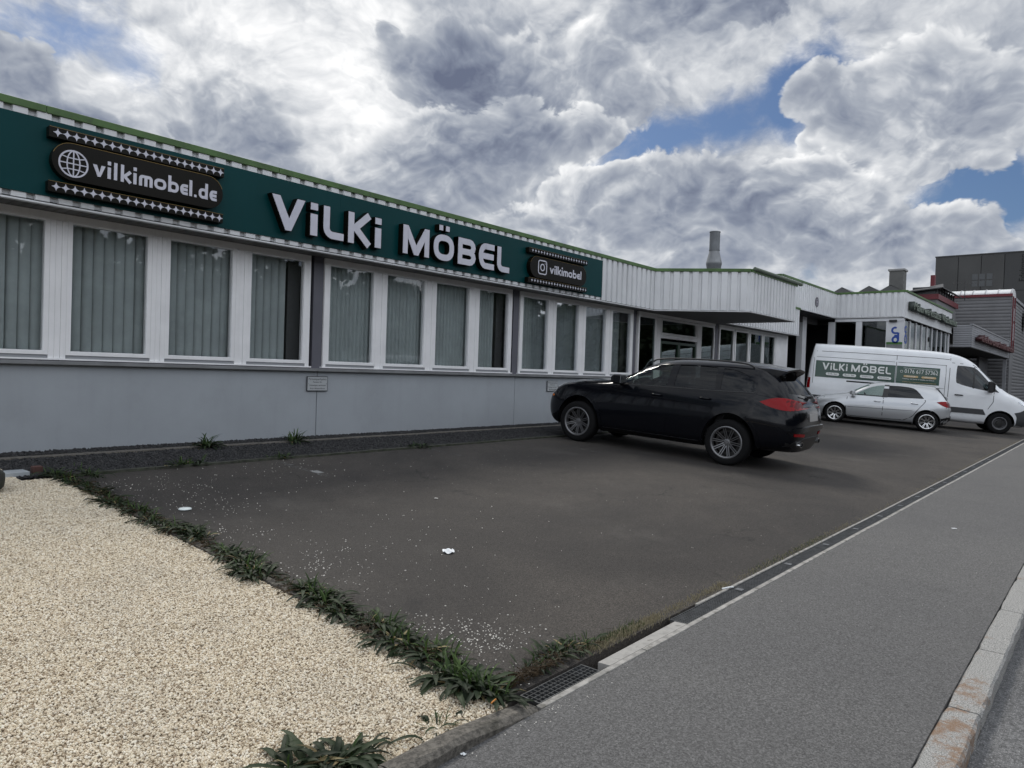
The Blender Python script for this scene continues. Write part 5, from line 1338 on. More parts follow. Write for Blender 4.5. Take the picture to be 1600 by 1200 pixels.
        patch('tail_light', bvh, curve([(s*.80, 1.085), (s*.70, 1.09), (s*.55, 1.05), (s*.50, 1.01), (s*.60, .975), (s*.80, .965)], n=4), 'x', -1, MATS['lamp_red_dark'], root, .006, .012, .06)
        patch('fog_reflector', bvh, [(s*.80, .60), (s*.46, .585), (s*.46, .625), (s*.80, .64)], 'x', -1, MATS['lamp_red'], root, .012, .01, .1)
        patch('side_marker', bvh, curve([(2.10, .775), (2.19, .775), (2.20, .80), (2.11, .802)], n=3), 'y', s, MATS['lamp_amber'], root, .006, .008, .05)
        patch('headlight', bvh, curve([(2.28, .78), (2.26, .90), (2.05, .985), (1.93, .99), (2.02, .93), (2.14, .82)], n=4), 'y', s, MATS['lamp_clear'], root, .004, .01, .05)
        # roof rail, mirror
        rail = MB(); pts = [(.12, s*.655, 1.555), (.02, s*.65, 1.605), (-.3, s*.642, 1.640), (-.9, s*.630, 1.664), (-1.35, s*.618, 1.656), (-1.58, s*.61, 1.636), (-1.68, s*.60, 1.59)]
        rail.tube(curve(pts, False, 4), .016, 8).obj('roof_rail', tb, root, smooth=True)
        mi = MB(); base = (.66, s*.93, 1.12)
        vs = []
        for xx, hw, z0, z1 in ((.70, .10, 1.13, 1.22), (.62, .135, 1.10, 1.27), (.50, .13, 1.10, 1.265)):
            yc = s*1.06
            vs += [(xx, yc-hw, z0), (xx, yc+hw, z0), (xx, yc+hw, z1), (xx, yc-hw, z1)]
        fs = [(0, 3, 2, 1), (8, 9, 10, 11)]
        for i in range(2):
            for k in range(4): fs.append((4*i+k, 4*i+(k+1) % 4, 4*i+4+(k+1) % 4, 4*i+4+k))
        mi.add(vs, fs); mi.box(.60, .66, min(s*.86, s*.99), max(s*.86, s*.99), 1.09, 1.135)
        mo = mi.obj('side_mirror', paint, root, bevel=.022)
        MB().box(.492, .499, s*1.06-.11, s*1.06+.11, 1.12, 1.25).obj('mirror_glass', MATS['chrome'], mo)
        ex = MB(); pr = [(-2.36, s*.56), ]
        n = 20; o1 = [(s*.565+.105*math.cos(2*math.pi*i/n), .47+.045*math.sin(2*math.pi*i/n)) for i in range(n)]; o2 = [(s*.565+.09*math.cos(2*math.pi*i/n), .47+.034*math.sin(2*math.pi*i/n)) for i in range(n)]
        vs = [(-2.20, a, b) for a, b in o1]+[(-2.405, a, b) for a, b in o1]+[(-2.405, a, b) for a, b in o2]+[(-2.30, a, b) for a, b in o2]
        ex.add(vs, [(k*n+i, k*n+(i+1) % n, (k+1)*n+(i+1) % n, (k+1)*n+i) for k in range(3) for i in range(n)]+[tuple(3*n+i for i in range(n))])
        ex.obj('exhaust_tip', MATS['chrome'], root, smooth=False)
    patch('windscreen', bvh, wsh, 'x', 1, gl, root, -.008, .004)
    patch('rear_window', bvh, rg, 'x', -1, gt, root, -.006, .004)
    patch('rear_bumper', bvh, curve([(-.86, .66), (-.82, .72), (0, .735), (.82, .72), (.86, .66), (0, .665)], n=5, sharp=(0, 1, 3, 4)), 'x', -1, paint, root, .035, .05, .2)
    patch('rear_diffuser', bvh, [(-.78, .345), (-.84, .50), (-.42, .56), (0, .565), (.42, .56), (.84, .50), (.78, .345)], 'x', -1, tb, root, .012, .02, .15)
    patch('number_plate', bvh, [(-.26, .80), (-.26, .91), (.26, .91), (.26, .80)], 'x', -1, MATS['plate'], root, .012, .012, .3)
    # spoiler over the rear window
    sp = MB(); vs = []
    for y in (-.585, -.45, 0, .45, .585):
        c = 1-(y/.585)**2
        xe = -2.14-.045*c; zt = 1.575+.055*c
        vs += [(-1.72, y, 1.585+.088*c), (-1.95, y, zt+.012), (xe, y, zt-.012), (xe+.02, y, zt-.045), (-2.02, y, zt-.08-.06*(1-c))]
    fs = [(4, 3, 2, 1, 0), (20, 21, 22, 23, 24)]
    for i in range(4):
        for k in range(5): fs.append((5*i+k, 5*i+(k+1) % 5, 5*i+5+(k+1) % 5, 5*i+5+k))
    sp.add(vs, fs); spo = sp.obj('rear_spoiler', paint, root, bevel=.008)
    wp = MB().tube([(-2.335, 0, 1.15), (-2.34, .1, 1.16), (-2.31, .38, 1.19)], .010, 6); wp.box(-2.37, -2.31, -.05, .05, 1.12, 1.17)
    wp.obj('rear_wiper', tb, root)
    word(root, 'brand_lettering', 'PORSCHE', .40, .036, (-2.425, .20, 1.02), (R(90), 0, R(-90)), MATS['chrome'], .006)
    for s in (1, -1): seat(root, .05, s*.38, MATS['seat_black'], .42, .52)
    seat(root, -.85, 0, MATS['seat_black'], .42, 1.3, rear=True)
    steering(root, .50, .38, 1.0, MATS['seat_black'])
    MB().box(.50, .80, -.76, .76, .75, 1.03).obj('dashboard', dk, root, bevel=.04)
    rim = pmat('rim_grey', (.19, .19, .195), .32, .7)
    warp_children(root, [(-3, -3.15), (-2.4, -2.55), (-1.9, -1.92), (1.9, 1.9), (2.4, 2.32), (3, 2.92)], [(0, 0), (.5, .5), (1.12, 1.205), (1.60, 1.675), (1.69, 1.76), (2, 2.07)])
    for i, (x, s) in enumerate(((1.4475, 1), (1.4475, -1), (-1.4475, 1), (-1.4475, -1))):
        make_wheel(root, (x, s*.825, .385), s, .385, .270, .26, 'mesh', (MATS['tyre'], rim, MATS['wheel_dark'], rim), rot0=.2*i)
    return root

def build_hatch():
    root = place_car('hatchback', (25.60, 4.62), 101.5, (-1.29, .84), label='silver hatchback parked beside the white van', cat='car')
    paint = pmat('paint_silver', (.50, .515, .53), .28, .55, 1.0)
    root.scale = (1.03, 1.03, 1.03)
    def nose(s, dx):
        xs = [1.92, 1.94, 1.98, 2.08, 2.12, 2.10, 2.05, 1.98, 1.90, 1.82, 1.76]
        zs = [.19, .19, .21, .34, .50, .62, .70, .74, .77, .79, .80]
        ws = [0, .45, .66, .73, .74, .71, .66, .58, .48, .30, 0]
        return [(xs[j]-dx*(1 if j < 7 else .55-(j-7)*.15), ws[j]*s, zs[j]) for j in range(11)]
    def tail(s, dx):
        xs = [-1.74, -1.76, -1.82, -1.90, -1.93, -1.88, -1.83, -1.70, -1.54, -1.54, -1.54]
        zs = [.24, .24, .27, .42, .66, .88, .97, 1.15, 1.33, 1.365, 1.375]
        ws = [0, .5, .72, .78, .78, .75, .72, .66, .54, .34, 0]
        return [(xs[j]+dx, ws[j]*s, zs[j]) for j in range(11)]
    B = ring
    rings = [nose(0, 0), nose(.45, .005), nose(.82, .05), nose(1.0, .15),
        B(1.78, .18, .73, .81, .73, .765, .52, .825, .835), B(1.5, .17, .78, .85, .755, .815, .53, .88, .90), B(1.2, .17, .80, .862, .77, .86, .56, .925, .945),
        B(.98, .17, .80, .858, .785, .885, .60, .955, .985), B(.72, .17, .80, .855, .79, .90, .60, 1.09, 1.15), B(.40, .17, .80, .855, .795, .91, .585, 1.27, 1.335),
        B(.05, .17, .80, .855, .80, .92, .57, 1.355, 1.415), B(-.4, .17, .80, .855, .80, .935, .56, 1.37, 1.44), B(-.9, .18, .80, .858, .80, .955, .55, 1.355, 1.43),
        B(-1.25, .19, .80, .862, .795, .975, .53, 1.335, 1.41), B(-1.5, .21, .78, .85, .78, .985, .51, 1.315, 1.39),
        tail(1.0, .09), tail(.86, .03), tail(.5, 0), tail(0, -.005)]
    me = loft(rings, 3, [paint], creases=[(6, 4, 15, .35)])
    bvh = bvh_of(me); dk = MATS['cabin_dark']
    fw = curve([(.80, .935), (.55, 1.09), (.30, 1.23), (.05, 1.30), (-.06, 1.31), (-.02, .945)], n=4, sharp=(0, 4, 5))
    rw = curve([(-.17, .955), (-.19, 1.32), (-.55, 1.325), (-.86, 1.29), (-1.04, 1.15), (-1.16, 1.0)], n=4, sharp=(0, 1, 5))
    wsh = curve([(-.62, 1.0), (-.53, 1.27), (0, 1.33), (.53, 1.27), (.62, 1.0), (0, 1.01)], n=4, sharp=(0, 1, 3, 4))
    rg = curve([(-.66, 1.0), (-.53, 1.29), (0, 1.335), (.53, 1.29), (.66, 1.0), (0, .99)], n=4, sharp=(0, 1, 3, 4))
    cav = cavity_mesh([(.80, .42, .88, .70, .66), (.5, .35, 1.10, .73, .54), (.1, .33, 1.30, .73, .50), (-.4, .33, 1.355, .73, .49), (-1.0, .38, 1.34, .72, .48), (-1.45, .60, 1.25, .66, .44), (-1.62, .75, 1.08, .60, .48)], dk)
    wells = [prism_mesh(arch_outline(x, .31, 0, .37, 0, 360, 32)[:32], 'y', *y, MATS['wheel_dark']) for x in (1.29, -1.29) for y in ((.50, 1.2), (-1.2, -.50))]
    body = cut(me.copy(), [cav]+[prism_mesh(o, 'y', -1.3, 1.3, paint) for o in (fw, rw)]+[prism_mesh(wsh, 'x', .2, 1.5, paint), prism_mesh(rg, 'x', -2.2, -1.40, paint)]+wells, None)
    body.polygons.foreach_set('use_smooth', [True]*len(body.polygons))
    bo = link('body', body, root); bo.modifiers.new('es', 'EDGE_SPLIT').split_angle = R(40)
    gl, gt, tb, sm = MATS['car_glass'], MATS['car_glass_tint'], MATS['trim_black'], MATS['seam']
    for s in (1, -1):
        patch('window', bvh, fw, 'y', s, gl, root, -.006, .004)
        patch('window', bvh, rw, 'y', s, gt, root, -.006, .004)
        patch('window_pillar', bvh, [(-.02, .935), (-.06, 1.33), (-.19, 1.335), (-.17, .945)], 'y', s, tb, root, .002, .004, .1)
        seamline(bvh, root, [(.965, .868), (.985, .55), (.955, .278)], s, .016)
        seamline(bvh, root, [(-.065, .93), (-.065, .6), (-.065, .275)], s, .016)
        seamline(bvh, root, curve([(-1.185, .97), (-1.195, .90), (-1.0, .62), (-.89, .44), (-.66, .30)], False, 4), s, .016)
        seamline(bvh, root, [(.95, .278), (0, .278), (-.60, .305)], s, .010)
        fd = [(.955, .868), (.975, .55), (.945, .285), (-.055, .285), (-.055, .918)]
        rd = [(-.075, .918), (-.075, .285), (-.60, .315), (-.80, .37), (-.88, .47), (-.985, .63), (-1.185, .90), (-1.178, .955)]
        d1 = patch('door', bvh, fd, 'y', s, paint, root, .005, .004, .10); d2 = patch('door', bvh, rd, 'y', s, paint, root, .005, .004, .10)
        for d, x, z in ((d1, .10, .80), (d2, -.92, .83)):
            MB().tube([(x+.09, s*.855, z), (x+.07, s*.885, z), (x-.07, s*.885, z), (x-.09, s*.855, z)], [.010, .012, .012, .010], 6).obj('handle', MATS['chrome'], d, smooth=True)
        for xa, xb, d in ((.93, -.04, d1), (-.09, -.90, d2)):
            pass
        patch('side_moulding', bvh, [(.93, .545), (.93, .556), (-.05, .585), (-.88, .61), (-.88, .60), (-.05, .573)], 'y', s, tb, root, .0065, .006, .5)
        patch('sill_trim', bvh, [(.95, .20), (.95, .245), (-.88, .245), (-.88, .20)], 'y', s, tb, root, .008, .012, .3)
        patch('tail_light', bvh, curve([(-1.50, .93), (-1.66, .965), (-1.84, .955), (-1.90, .90), (-1.88, .80), (-1.74, .81), (-1.62, .86)], n=4, sharp=(0,)), 'y', s, MATS['lamp_red'], root, .008, .012, .05)
        patch('tail_light', bvh, curve([(s*.70, .93), (s*.46, .915), (s*.42, .87), (s*.50, .83), (s*.70, .80)], n=4), 'x', -1, MATS['lamp_red_dark'], root, .008, .012, .05)
        patch('headlight', bvh, curve([(1.96, .66), (1.98, .73), (1.78, .795), (1.62, .80), (1.70, .74), (1.84, .67)], n=4), 'y', s, MATS['lamp_clear'], root, .006, .01, .05)
        patch('fuel_flap' if s > 0 else 'side_marker', bvh, [(-1.36+.06*math.cos(R(a)), .80+.06*math.sin(R(a))) for a in range(0, 360, 20)], 'y', s, paint, root, .004, .006, .2)
        mi = MB(); vs = []
        for xx, hw, z0, z1 in ((.90, .07, .96, 1.04), (.83, .11, .94, 1.08), (.74, .11, .945, 1.07)):
            yc = s*.93; vs += [(xx, yc-hw, z0), (xx, yc+hw, z0), (xx, yc+hw, z1), (xx, yc-hw, z1)]
        fs = [(0, 3, 2, 1), (8, 9, 10, 11)]
        for i in range(2):
            for k in range(4): fs.append((4*i+k, 4*i+(k+1) % 4, 4*i+4+(k+1) % 4, 4*i+4+k))
        mi.add(vs, fs); mi.box(.79, .85, min(s*.76, s*.88), max(s*.76, s*.88), .93, .96)
        mi.obj('side_mirror', paint, root, bevel=.02)
    patch('windscreen', bvh, wsh, 'x', 1, gl, root, -.006, .004)
    patch('rear_window', bvh, rg, 'x', -1, gt, root, -.005, .004)
    patch('rear_bumper', bvh, [(-.72, .24), (-.80, .44), (-.74, .50), (0, .52), (.74, .50), (.80, .44), (.72, .24)], 'x', -1, tb, root, .03, .04, .2)
    patch('bumper_corner', bvh, curve([(-1.66, .28), (-1.78, .44), (-1.90, .50), (-1.93, .42), (-1.86, .28)], n=3, sharp=(0, 2)), 'y', 1, tb, root, .012, .02, .1)
    patch('number_plate', bvh, [(-.26, .62), (-.26, .73), (.26, .73), (.26, .62)], 'x', -1, MATS['plate'], root, .01, .01, .3)
    MB().prismz([(-1.45, -.50), (-1.66, -.46), (-1.69, 0), (-1.66, .46), (-1.45, .50)], 1.345, 1.375).obj('rear_spoiler', paint, root, bevel=.008)
    MB().tube([(-1.80, 0, 1.03), (-1.80, .1, 1.05), (-1.72, .35, 1.10)], .008, 6).obj('rear_wiper', tb, root)
    for s in (1, -1): seat(root, .05, s*.34, MATS['seat_black'], .30, .46)
    seat(root, -.75, 0, MATS['seat_black'], .30, 1.15, rear=True)
    steering(root, .42, .34, .86, MATS['seat_black'])
    MB().box(.45, .80, -.66, .66, .62, .88).obj('dashboard', dk, root, bevel=.04)
    rim = pmat('rim_bright', (.62, .62, .62), .22, .9); hub = pmat('rim_black', (.02, .02, .02), .3)
    for i, (x, s) in enumerate(((1.29, 1), (1.29, -1), (-1.29, 1), (-1.29, -1))):
        w_ = make_wheel(root, (x, s*.735, .31), s, .31, .222, .20, 'twin', (MATS['tyre'], rim, MATS['wheel_dark'], hub), rot0=.25*i)
    return root

def build_van():
    root = place_car('delivery_van', (28.93, 3.02), -72, (2.04, -.99), label='long white delivery van with dark green furniture advert on its side', cat='van')
    paint = pmat('paint_white', (.76, .78, .80), .32, 0, .8, var=(1.5, .05))
    def nose(s, dx):
        xs = [2.80, 2.82, 2.88, 3.00, 3.04, 3.02, 2.96, 2.88, 2.80, 2.74, 2.70]
        zs = [.24, .24, .27, .45, .70, .90, 1.02, 1.09, 1.15, 1.18, 1.19]
        ws = [0, .6, .82, .90, .92, .90, .86, .76, .64, .40, 0]
        return [(xs[j]-dx*(1 if j < 7 else .6-(j-7)*.12), ws[j]*s, zs[j]) for j in range(11)]
    def tail(s, dx):
        xs = [-4.0]*3+[-4.04, -4.06, -4.05, -4.04, -4.0, -3.90, -3.87, -3.86]
        zs = [.34, .34, .38, .62, .92, 1.20, 1.36, 2.0, 2.56, 2.66, 2.68]
        ws = [0, .6, .93, .965, .975, .965, .955, .90, .80, .50, 0]
        return [(xs[j]+dx, ws[j]*s, zs[j]) for j in range(11)]
    def B(x, zb, ws, wm, wb, zl, wt, zt, zc):
        h = zl-zb
        p = [(0, zb), (.62*ws, zb), (ws, zb+.03), (wm-.01, zb+.26*h), (wm, zb+.58*h), (wb+(wm-wb)*.6, zb+.86*h), (wb, zl), (.5*(wb+wt)+.03, .5*(zl+zt)), (wt, zt), (wt*.72, zt+.8*(zc-zt)), (0, zc)]
        return [(x, y, z) for y, z in p]
    rings = [nose(0, 0), nose(.45, .01), nose(.84, .06), nose(1.0, .18),
        B(2.58, .25, .90, .985, .90, 1.18, .70, 1.24, 1.28), B(2.30, .25, .92, .995, .93, 1.26, .74, 1.33, 1.38), B(2.10, .25, .93, .995, .94, 1.30, .78, 1.43, 1.53),
        B(1.85, .25, .93, .995, .95, 1.33, .80, 1.66, 1.77), B(1.50, .25, .93, .995, .955, 1.35, .79, 2.00, 2.10), B(1.20, .25, .93, .995, .96, 1.36, .79, 2.25, 2.36),
        B(.90, .25, .94, .995, .965, 1.36, .81, 2.42, 2.53), B(.55, .26, .94, .995, .97, 1.36, .83, 2.53, 2.62), B(.1, .26, .95, .995, .97, 1.36, .84, 2.58, 2.67),
        B(-1.2, .27, .95, .995, .97, 1.36, .84, 2.60, 2.69), B(-2.6, .28, .95, .995, .97, 1.36, .84, 2.60, 2.69), B(-3.6, .32, .95, .990, .965, 1.36, .84, 2.59, 2.68),
        tail(1.0, .05), tail(.90, .01), tail(.6, 0), tail(0, 0)]
    me = loft(rings, 3, [paint], creases=[(8, 10, 16, .3)])
    bvh = bvh_of(me); dk = MATS['cabin_dark']
    win = curve([(.66, 1.66), (.66, 2.14), (.74, 2.20), (1.15, 2.17), (1.35, 2.03), (1.62, 1.73), (1.95, 1.38), (1.50, 1.42), (1.0, 1.51), (.76, 1.58)], n=4, sharp=(6,))
    wsh = curve([(-.80, 1.52), (-.74, 2.0), (-.68, 2.22), (0, 2.28), (.68, 2.22), (.74, 2.0), (.80, 1.52), (0, 1.46)], n=4, sharp=(0, 2, 4, 6))
    cav = cavity_mesh([(1.98, .8, 1.25, .85, .78), (1.65, .6, 1.65, .89, .70), (1.3, .6, 2.0, .89, .70), (.9, .6, 2.25, .89, .72), (.45, .6, 2.3, .89, .74)], dk)
    wells = [prism_mesh(arch_outline(x, .355, 0, .43, 0, 360, 32)[:32], 'y', *y, MATS['wheel_dark']) for x in (2.04, -2.285) for y in ((.6, 1.3), (-1.3, -.6))]
    body = cut(me.copy(), [cav, prism_mesh(win, 'y', -1.3, 1.3, paint), prism_mesh(wsh, 'x', .9, 3.0, paint)]+wells, None)
    body.polygons.foreach_set('use_smooth', [True]*len(body.polygons))
    bo = link('body', body, root); bo.modifiers.new('es', 'EDGE_SPLIT').split_angle = R(40)
    gl, gt, tb, sm = MATS['car_glass'], MATS['car_glass_tint'], MATS['trim_black'], MATS['seam']
    grey = pmat('bumper_grey', (.045, .047, .050), .55)
    for s in (-1, 1):
        patch('cab_window', bvh, win, 'y', s, glass_mat('van_glass', (.12, .14, .15), .03), root, -.006, .004)
        patch('window_divider', bvh, [(1.17, 1.46), (1.17, 2.19), (1.21, 2.18), (1.21, 1.46)], 'y', s, tb, root, .004, .01, .2)
        def sl(pts, w=.016, nm='panel_seam'): seamline(bvh, root, pts, s, w, nm)
        sl([(-1.19, 2.60), (-1.19, 1.9), (-1.19, 1.2), (-1.19, .5)])
        sl([(.45, 2.50), (.45, 1.9), (.45, 1.2), (.45, .5)])
        sl([(-3.80, 2.38), (-2.5, 2.40), (-1.19, 2.40), (0, 2.40), (.42, 2.38)])
        sl([(.50, 2.28), (1.15, 2.25), (1.42, 2.06), (1.72, 1.74), (1.80, 1.40), (1.79, 1.05), (1.66, .80)])
        sl([(-2.74, 1.36), (-.45, 1.36)], .05, 'door_rail') if s < 0 else None
        sl(curve([(-3.86, 1.2), (-3.86, 2.08), (-3.78, 2.17), (-1.24, 2.17)], False, 5), .012)
        sl(curve([(-1.14, 2.17), (.20, 2.17), (.33, 2.10), (.34, 1.5), (.34, 1.1)], False, 5), .012)
        band = [(-3.9, .60), (-3.9, .78), (-2.75, .78), (-2.72, .60)]
        patch('side_moulding', bvh, [(-1.80, .60), (-1.80, .78), (1.52, .78), (1.60, .62), (1.60, .60)], 'y', s, grey, root, .014, .02, .3)
        patch('side_moulding', bvh, [(-3.95, .60), (-3.95, .78), (-2.78, .78), (-2.78, .60)], 'y', s, grey, root, .014, .02, .3)
        patch('front_bumper', bvh, curve([(2.50, .34), (2.50, .60), (2.42, .74), (2.60, .80), (2.74, .90), (2.86, 1.0), (2.99, 1.0), (3.03, .60), (2.96, .32)], n=3, sharp=(0, 2, 6)), 'y', s, grey, root, .012, .02, .1)
        patch('headlight', bvh, curve([(2.50, 1.12), (2.60, 1.14), (2.80, 1.09), (2.95, 1.02), (2.97, .93), (2.86, .95), (2.66, 1.0)], n=4, sharp=(0,)), 'y', s, MATS['lamp_clear'], root, .012, .015, .05)
        patch('tail_light', bvh, [(-3.94, 1.02), (-3.94, 1.40), (-4.03, 1.40), (-4.03, 1.02)], 'y', s, MATS['lamp_red'], root, .01, .015, .1)
        MB().tube([(.66, s*.985, 1.20), (.68, s*1.02, 1.20), (.86, s*1.02, 1.20), (.90, s*.985, 1.20)], [.018, .022, .022, .016], 6).obj('handle', tb, root, smooth=True)
        mi = MB(); vs = []
        for xx, hw, z0, z1 in ((1.78, .06, 1.42, 1.66), (1.70, .11, 1.36, 1.74), (1.58, .11, 1.36, 1.74)):
            yc = s*1.13; vs += [(xx, yc-hw, z0), (xx, yc+hw, z0), (xx, yc+hw, z1), (xx, yc-hw, z1)]
        fs = [(0, 3, 2, 1), (8, 9, 10, 11)]
        for i in range(2):
            for k in range(4): fs.append((4*i+k, 4*i+(k+1) % 4, 4*i+4+(k+1) % 4, 4*i+4+k))
        mi.add(vs, fs); mi.box(1.66, 1.76, min(s*.94, s*1.06), max(s*.94, s*1.06), 1.40, 1.46)
        mi.obj('side_mirror', tb, root, bevel=.03)
        # the advert panels
        green = pmat('advert_green', (.006, .050, .030), .35, coat=.4)
        off = .006
        if s < 0:
            pa = patch('advert_panel', bvh, [(-3.80, 1.44), (-3.80, 2.04), (-1.21, 2.05), (-1.21, 1.45)], 'y', s, green, root, off, .004, .3, label='dark green advert panel with white shop name')
            pb = patch('advert_panel', bvh, [(-1.17, 1.45), (-1.17, 2.05), (.16, 2.05), (.16, 1.46)], 'y', s, green, root, off, .004, .3, label='dark green advert panel with phone number')
            white = pmat('print_white', (.72, .74, .72), .5); gold = pmat('print_gold', (.50, .36, .18), .5)
            yy = -1.016
            # lettering lies in a plane that leans with the van side
            lean = math.atan2(.045, .6)
            def at(x, z): return (x, -(.978-(z-1.75)*.085), z)
            rot = (R(-5.2), 0, 0)
            def lay(mb, name, mat, x, z, parent, dy=.0): 
                p = at(x, z); return mb.obj(name, mat, parent, (p[0], p[1]-.012-dy, p[2]), rot=rot)
            mbw = MB(); x = 0
            mbw = sign_word('ViLKi', .25, .048, .205, -.003, 0); lay(mbw[0], 'shop_name', white, -3.58, 1.72, pa)
            mbw = sign_word('MÖBEL', .25, .048, .222, -.003, 0); lay(mbw[0], 'shop_name', white, -2.62, 1.72, pa)
            for k, tx in enumerate(('Sofa Set', 'Bett Set', 'Schlafzimmer', 'Esszimmer')):
                xk = -3.22+k*.56
                mb = MB(); n = 8; r = .050; L = .17
                poly = [(L+r*math.cos(R(a)), r*math.sin(R(a))) for a in range(-90, 91, 22)]+[(-L+r*math.cos(R(a)), r*math.sin(R(a))) for a in range(90, 271, 22)]
                mb.prism(poly, -.003, .0); lay(mb, 'advert_pill', white, xk, 1.575, pa)
                p = at(xk, 1.575); word(pa, 'advert_text', tx, .32, .060, (xk, p[1]-.017, 1.575-.018), (R(90-5.2), 0, 0), MATS['trim_black'], .001, center=True)
            p = at(-.5, 1.80); word(pb, 'phone_number', '0176 617 57362', 1.02, .14, (-.93, p[1]-.014, 1.815), (R(90-5.2), 0, 0), white, .001)
            MB().lathe([(.035, -.002), (.045, -.002), (.045, .001), (.035, .001), (.035, -.002)], 'y', 16).obj('phone_icon', white, pb, (-1.02, at(0, 1.85)[1]-.013, 1.86), rot=rot)
            for zz in (1.985, 1.505):
                mb = MB()
                for k in range(26):
                    xx = -.95+k*.040; r = .014
                    mb.prism([(xx-r, 0), (xx, -r), (xx+r, 0), (xx, r)], -.002, 0)
                lay(mb, 'advert_stars', gold if zz < 1.6 else white, 0, zz, pb)
            for xk, tx in ((-.72, 'vilkimobel.de'), (-.17, 'vilkimobel')):
                mb = MB(); L, r = .19, .035
                poly = [(L+r*math.cos(R(a)), r*math.sin(R(a))) for a in range(-90, 91, 22)]+[(-L+r*math.cos(R(a)), r*math.sin(R(a))) for a in range(90, 271, 22)]
                mb.prism(poly, -.002, 0); lay(mb, 'advert_pill', gold, xk, 1.70, pb)
                p = at(xk, 1.70); word(pb, 'advert_text', tx, .28, .05, (xk, p[1]-.016, 1.69), (R(90-5.2), 0, 0), white, .001, center=True)
            p = at(-.5, 1.60); word(pb, 'advert_text', 'Möbelhaus - Ihr Partner für Schlafen und Wohnen', .98, .04, (-.98, p[1]-.014, 1.595), (R(90-5.2), 0, 0), white, .001)
    patch('windscreen', bvh, wsh, 'x', 1, MATS['car_glass'], root, -.006, .004)
    patch('grille', bvh, [(-.55, .60), (-.60, .98), (0, 1.03), (.60, .98), (.55, .60)], 'x', 1, tb, root, .012, .02, .2)
    patch('front_bumper', bvh, [(-.90, .30), (-.90, .62), (-.58, .62), (-.55, .56), (.55, .56), (.58, .62), (.90, .62), (.90, .30)], 'x', 1, grey, root, .014, .02, .2)
    patch('bonnet_vent', bvh, curve([(2.20, -.55), (2.38, -.60), (2.45, -.50), (2.28, -.42)], n=3), 'z', 1, tb, root, .004, .006, .1)
    for s in (1, -1): seat(root, .95, s*.48, MATS['seat_black'], .85, .5)
    steering(root, 1.50, .48, 1.35, MATS['seat_black'])
    rim = pmat('rim_steel', (.14, .14, .145), .5, .6); hub = pmat('rim_black', (.02, .02, .02), .3)
    for x, s in ((2.04, -1), (2.04, 1), (-2.285, -1), (-2.285, 1)):
        make_wheel(root, (x, s*.86, .355), s, .355, .215, .235, 'steel', (MATS['tyre'], rim, MATS['wheel_dark'], hub))
    return root

def build_far_car():
    """dark car whose roof shows past the van's bonnet"""
    root = empty('parked_car', (40.2, 1.55, 0), R(8), label='dark car farther off, only its roof showing past the van bonnet', cat='car')
    paint = MATS['paint_black']
    def nose(s, dx):
        xs = [2.1, 2.12, 2.16, 2.26, 2.30, 2.28, 2.22, 2.14, 2.06, 1.98, 1.92]; zs = [.2, .2, .22, .36, .52, .64, .72, .76, .79, .81, .82]; ws = [0, .5, .70, .78, .80, .76, .70, .62, .5, .3, 0]
        return [(xs[j]-dx*(1 if j < 7 else .5), ws[j]*s, zs[j]) for j in range(11)]
    def tail(s, dx):
        xs = [-2.1, -2.1, -2.16, -2.24, -2.27, -2.22, -2.17, -2.0, -1.8, -1.8, -1.8]; zs = [.25, .25, .3, .45, .68, .88, .96, 1.14, 1.32, 1.36, 1.37]; ws = [0, .5, .74, .80, .80, .76, .72, .64, .52, .32, 0]
        return [(xs[j]+dx, ws[j]*s, zs[j]) for j in range(11)]
    B = ring
    rings = [nose(0, 0), nose(.6, .02), nose(1, .15), B(1.6, .2, .8, .88, .76, .84, .55, .90, .92), B(1.0, .2, .82, .89, .78, .90, .6, .98, 1.0), B(.4, .2, .82, .89, .80, .93, .6, 1.30, 1.36),
             B(-.2, .2, .82, .89, .80, .95, .58, 1.40, 1.47), B(-1.0, .2, .82, .89, .80, .96, .56, 1.38, 1.46), B(-1.6, .22, .8, .87, .78, .97, .54, 1.33, 1.41), tail(1, .1), tail(.6, .01), tail(0, 0)]
    me = loft(rings, 2, [paint]); bvh = bvh_of(me); me.polygons.foreach_set('use_smooth', [True]*len(me.polygons))
    link('body', me, root)
    for s in (1, -1):
        patch('window', bvh, curve([(.72, .97), (.25, 1.30), (-.2, 1.36), (-1.1, 1.34), (-1.5, 1.02)], n=4, sharp=(0, 4)), 'y', s, MATS['car_glass_tint'], root, .004, .006, .2)
        patch('tail_light', bvh, [(s*.74, .80), (s*.45, .82), (s*.45, .92), (s*.72, .93)], 'x', -1, MATS['lamp_red'], root, .006, .01, .1)
    patch('rear_window', bvh, [(-.58, 1.04), (-.48, 1.28), (.48, 1.28), (.58, 1.04)], 'x', -1, MATS['car_glass_tint'], root, .004, .006, .2)
    for x in (1.35, -1.35):
        for s in (1, -1): make_wheel(root, (x, s*.78, .32), s, .32, .22, .2, 'twin', (MATS['tyre'], MATS['rim_bright'], MATS['wheel_dark'], MATS['rim_black']))
    return root
build_suv(); build_hatch(); build_van(); build_far_car()
